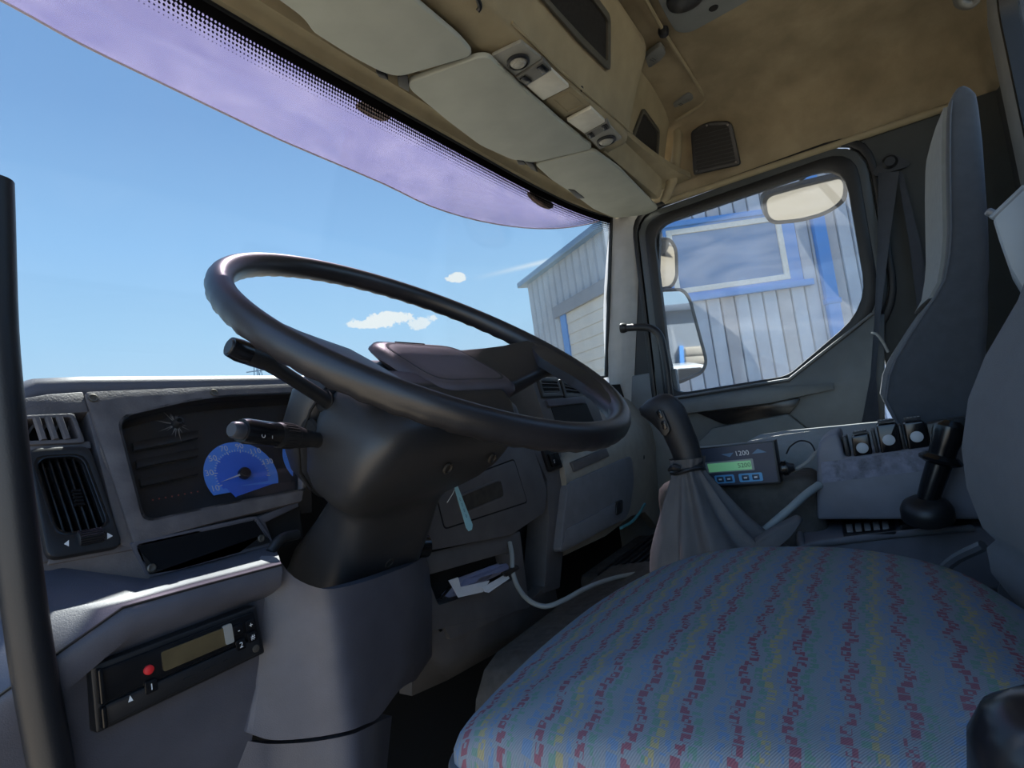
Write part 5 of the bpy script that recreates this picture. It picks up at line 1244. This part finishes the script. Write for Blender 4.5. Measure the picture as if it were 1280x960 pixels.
wd = mk('window', ring([P1(U0-.07, Z0-.07, .06), P1(U1+.07, Z0-.07, .06), P1(U1+.07, Z1+.07, .06), P1(U0-.07, Z1+.07, .06)], [P1(U0, Z0, .06), P1(U1, Z0, .06), P1(U1, Z1, .06), P1(U0, Z1, .06)], fh*.05), mat('window_frame_cream', (214, 214, 206), .5), wh, bevel=.005)
mk('pane', prism([P1(U0, Z0, .035), P1(U1, Z0, .035), P1(U1, Z1, .035), P1(U0, Z1, .035)], fh*.01), mat('window_pane_blue', (92, 124, 166), .12, .12, 2, spec=.8), wd, smooth=False)
mk('window_trim', ring([P1(U0-.11, Z0-.16, .05), P1(U1+.24, Z0-.16, .05), P1(U1+.24, Z1+.11, .05), P1(U0-.11, Z1+.11, .05)], [P1(U0-.07, Z0-.07, .05), P1(U1+.07, Z0-.07, .05), P1(U1+.07, Z1+.07, .05), P1(U0-.07, Z1+.07, .05)], fh*.04), BLUE, wd, bevel=.004)
mk('window_sill', prism([P1(U0-.26, Z0-.19, .10), P1(U1+.34, Z0-.19, .10), P1(U1+.34, Z0-.11, .10), P1(U0-.26, Z0-.11, .10)], fh*.08), BLUE, wd, bevel=.005)
mk('window_head', prism([P1(U0-.30, Z1+.10, .09), P1(U1+.30, Z1+.10, .09), P1(U1+.30, Z1+.17, .09), P1(U0-.30, Z1+.17, .09)], fh*.08), BLUE, wd, bevel=.005)
(du, _z) = onf(1018, 320); (du1, _z) = onf(1034, 320)
mk('downpipe', prism([P1(du, -1.95, .11), P1(du1, -1.95, .11), P1(du1, 3.7, .11), P1(du, 3.7, .11)], fh*.09), BLUE, wh, bevel=.02)
mk('pipe_joint', prism([P1(du-.015, .95, .12), P1(du1+.015, .95, .12), P1(du1+.015, 1.02, .12), P1(du-.015, 1.02, .12)], fh*.1), BLUE, wh, bevel=.01)
mk('roof_trim', prism([P1(1.5, 3.6, .12), P1(13.1, 3.6, .12), P1(13.1, 3.86, .12), P1(1.5, 3.86, .12)], fh*.45), BLUE, wh, bevel=.02)

# second shed ahead, seen past the windscreen pillar
hd = V((math.sin(math.radians(36)), math.cos(math.radians(36)), 0))      # along its long wall, away from the truck
C0 = dirp(660, 355); C0 = C0*(17.0/C0.dot(fh))
ns = V((-hd.y, hd.x, 0))
if ns.dot(V((C0.x, C0.y, 0))) > 0: ns = -ns                               # wall normal, towards the truck
top_z = C0.z; B0 = V((C0.x, C0.y, -1.95))
sh = thing('shed', 'grey ribbed shed with a pale shutter door seen past the far windscreen pillar', 'building', B0)
_e = at(792, 420, C0, ns); LEN = (C0-_e).dot(hd)
def P2(s, z, d=0): return V((C0.x, C0.y, 0))-hd*s+V((0, 0, z))+ns*d
mk('wall_core', prism([P2(0, -1.95), P2(LEN, -1.95), P2(LEN, top_z), P2(0, top_z)], ns*-6.0), mat('shed_grey', (150, 156, 166), .6, .1, 1), sh, smooth=False)
src = None
for i in range(int(LEN/.38)):
    s = i*.38
    g = prism([P2(s, -1.95, .0), P2(s+.05, -1.95, .05), P2(s+.31, -1.95, .05), P2(s+.36, -1.95, .0)], V((0, 0, top_z+1.95)))
    if src is None: src = mk('cladding_panel', g, mat('shed_panel', (174, 182, 192), .6, .1, 2), sh, smooth=False)
    else:
        o = src.copy(); C.objects.link(o); o.parent = sh; o.location = -hd*s
mk('roof_trim', prism([P2(-.3, top_z-.05, .25), P2(LEN, top_z-.05, .25), P2(LEN, top_z+.12, .25), P2(-.3, top_z+.12, .25)], ns*-6.4), mat('shed_trim', (120, 150, 180), .5), sh, bevel=.02)
def on2(px, py):
    p = at(px, py, C0, ns); return (C0-p).dot(hd), p.z
s0, zt = on2(704, 392); s1, zt2 = on2(757, 372)
dz_top = (zt+zt2)/2
dr = mk('shutter_door', prism([P2(s0+.25, -1.95, .07), P2(LEN-.1, -1.95, .07), P2(LEN-.1, dz_top, .07), P2(s0+.25, dz_top, .07)], ns*-.05), mat('shutter_pale', (206, 203, 196), .6, .06, 2), sh, smooth=False)
for k in range(16):
    z_ = -1.9+k*(dz_top+1.9)/16
    mk('shutter_slat', prism([P2(s0+.28, z_, .09), P2(LEN-.12, z_, .09), P2(LEN-.12, z_+.28, .075), P2(s0+.28, z_+.28, .075)], ns*-.01), mat('shutter_pale', (206, 203, 196)), dr, smooth=False)
mk('door_jamb', prism([P2(s0, -1.95, .12), P2(s0+.3, -1.95, .12), P2(s0+.3, dz_top+.3, .12), P2(s0, dz_top+.3, .12)], ns*-.12), BLUE, sh)
mk('door_head', prism([P2(s0-.3, dz_top, .16), P2(LEN, dz_top, .16), P2(LEN, dz_top+.32, .16), P2(s0-.3, dz_top+.32, .16)], ns*-.16), mat('head_grey', (140, 146, 156), .6), sh)

# shed behind the truck and a parked white car, which the door mirror reflects
rb = thing('rear_shed', 'pale grey shed with a shutter door reflected in the door mirror', 'building', (4.2, -14, -1.95))
mk('wall_core', box((6.9, -17.0, -.45), (7.0, 6.0, 3.0)), mat('rear_shed_wall', (120, 126, 134), .6, .08, 1), rb, smooth=False)
mk('roof_trim', box((6.9, -17.0, 1.12), (7.4, 6.4, .2)), mat('rear_shed_trim', (96, 104, 116), .6), rb, bevel=.02)
d_ = mk('shutter_door', box((5.0, -13.97, -1.0), (1.5, .10, 1.9)), mat('rear_shutter', (170, 160, 146), .6, .1, 2), rb)
for k in range(7): mk('shutter_slat', box((5.0, -13.90, -1.8+k*.27), (1.4, .06, .22)), mat('rear_shutter', (170, 160, 146)), d_, bevel=.02)
mk('door_jamb', box((4.2, -13.95, -1.0), (.12, .14, 2.0)), BLUE, rb); mk('door_jamb', box((5.8, -13.95, -1.0), (.12, .14, 2.0)), BLUE, rb)
car = thing('parked_car', 'white hatchback parked by the shed, reflected in the door mirror', 'car', (4.0, -11.4, -1.95))
cy0, cz = -11.4, -1.95
side_ = [(-2.0, .35), (-2.0, .75), (-1.75, .95), (-1.2, 1.45), (.35, 1.5), (1.0, 1.0), (1.85, .85), (2.05, .6), (2.05, .3)]
mk('body', prism([V((4.0+x, cy0, cz+z)) for x, z in side_], (0, -1.65, 0)), mat('car_white', (190, 192, 194), .25, .02, 3, coat=.5), car, bevel=.09, seg=3)
for q in ([(-1.1, 1.0), (-.95, 1.38), (-.35, 1.42), (-.35, 1.0)], [(-.25, 1.0), (-.25, 1.42), (.3, 1.42), (.75, 1.0)]):
    mk('side_window', prism([V((4.0+x, cy0+.005, cz+z)) for x, z in q], (0, .01, 0)), mat('car_glass', (30, 34, 38), .1), car, smooth=False)
for x in (-1.3, 1.25):
    for y in (cy0+.02, cy0-1.67): mk('wheel', lathe([(.10, -.11), (.30, -.10), (.32, 0), (.30, .10), (.10, .11)], (4.0+x, y, cz+.32), (0, 1, 0), 20), BLACK, car)

# far lattice pylon
py_ = dirp(322, 462); py_ = py_*(240/py_.dot(fh)); hgt = py_.z+6+1.95
tw_ = thing('pylon', 'faint distant lattice pylon on the horizon above the dashboard', 'pylon', (py_.x, py_.y, -1.95))
PM = mat('pylon_steel', (120, 140, 160), .6)
b_ = V((py_.x, py_.y, -1.95)); gg = []
for sx in (-1, 1):
    for sy in (-1, 1): gg.append(tube([b_+V((sx*3, sy*3, 0)), b_+V((sx*.7, sy*.7, hgt))], .22, 4))
for k in range(8):
    z0, z1 = hgt*k/8, hgt*(k+1)/8; w0, w1 = 3-2.3*k/8, 3-2.3*(k+1)/8
    gg.append(tube([b_+V((-w0, -w0, z0)), b_+V((w1, -w1, z1))], .15, 4)); gg.append(tube([b_+V((w0, -w0, z0)), b_+V((-w1, -w1, z1))], .15, 4))
mk('lattice', join(*gg), PM, tw_, smooth=False)
for z in (.86, .96): mk('cross_arm', tube([b_+rh*-5+V((0, 0, hgt*z)), b_+rh*5+V((0, 0, hgt*z))], .3, 4), PM, tw_, smooth=False)
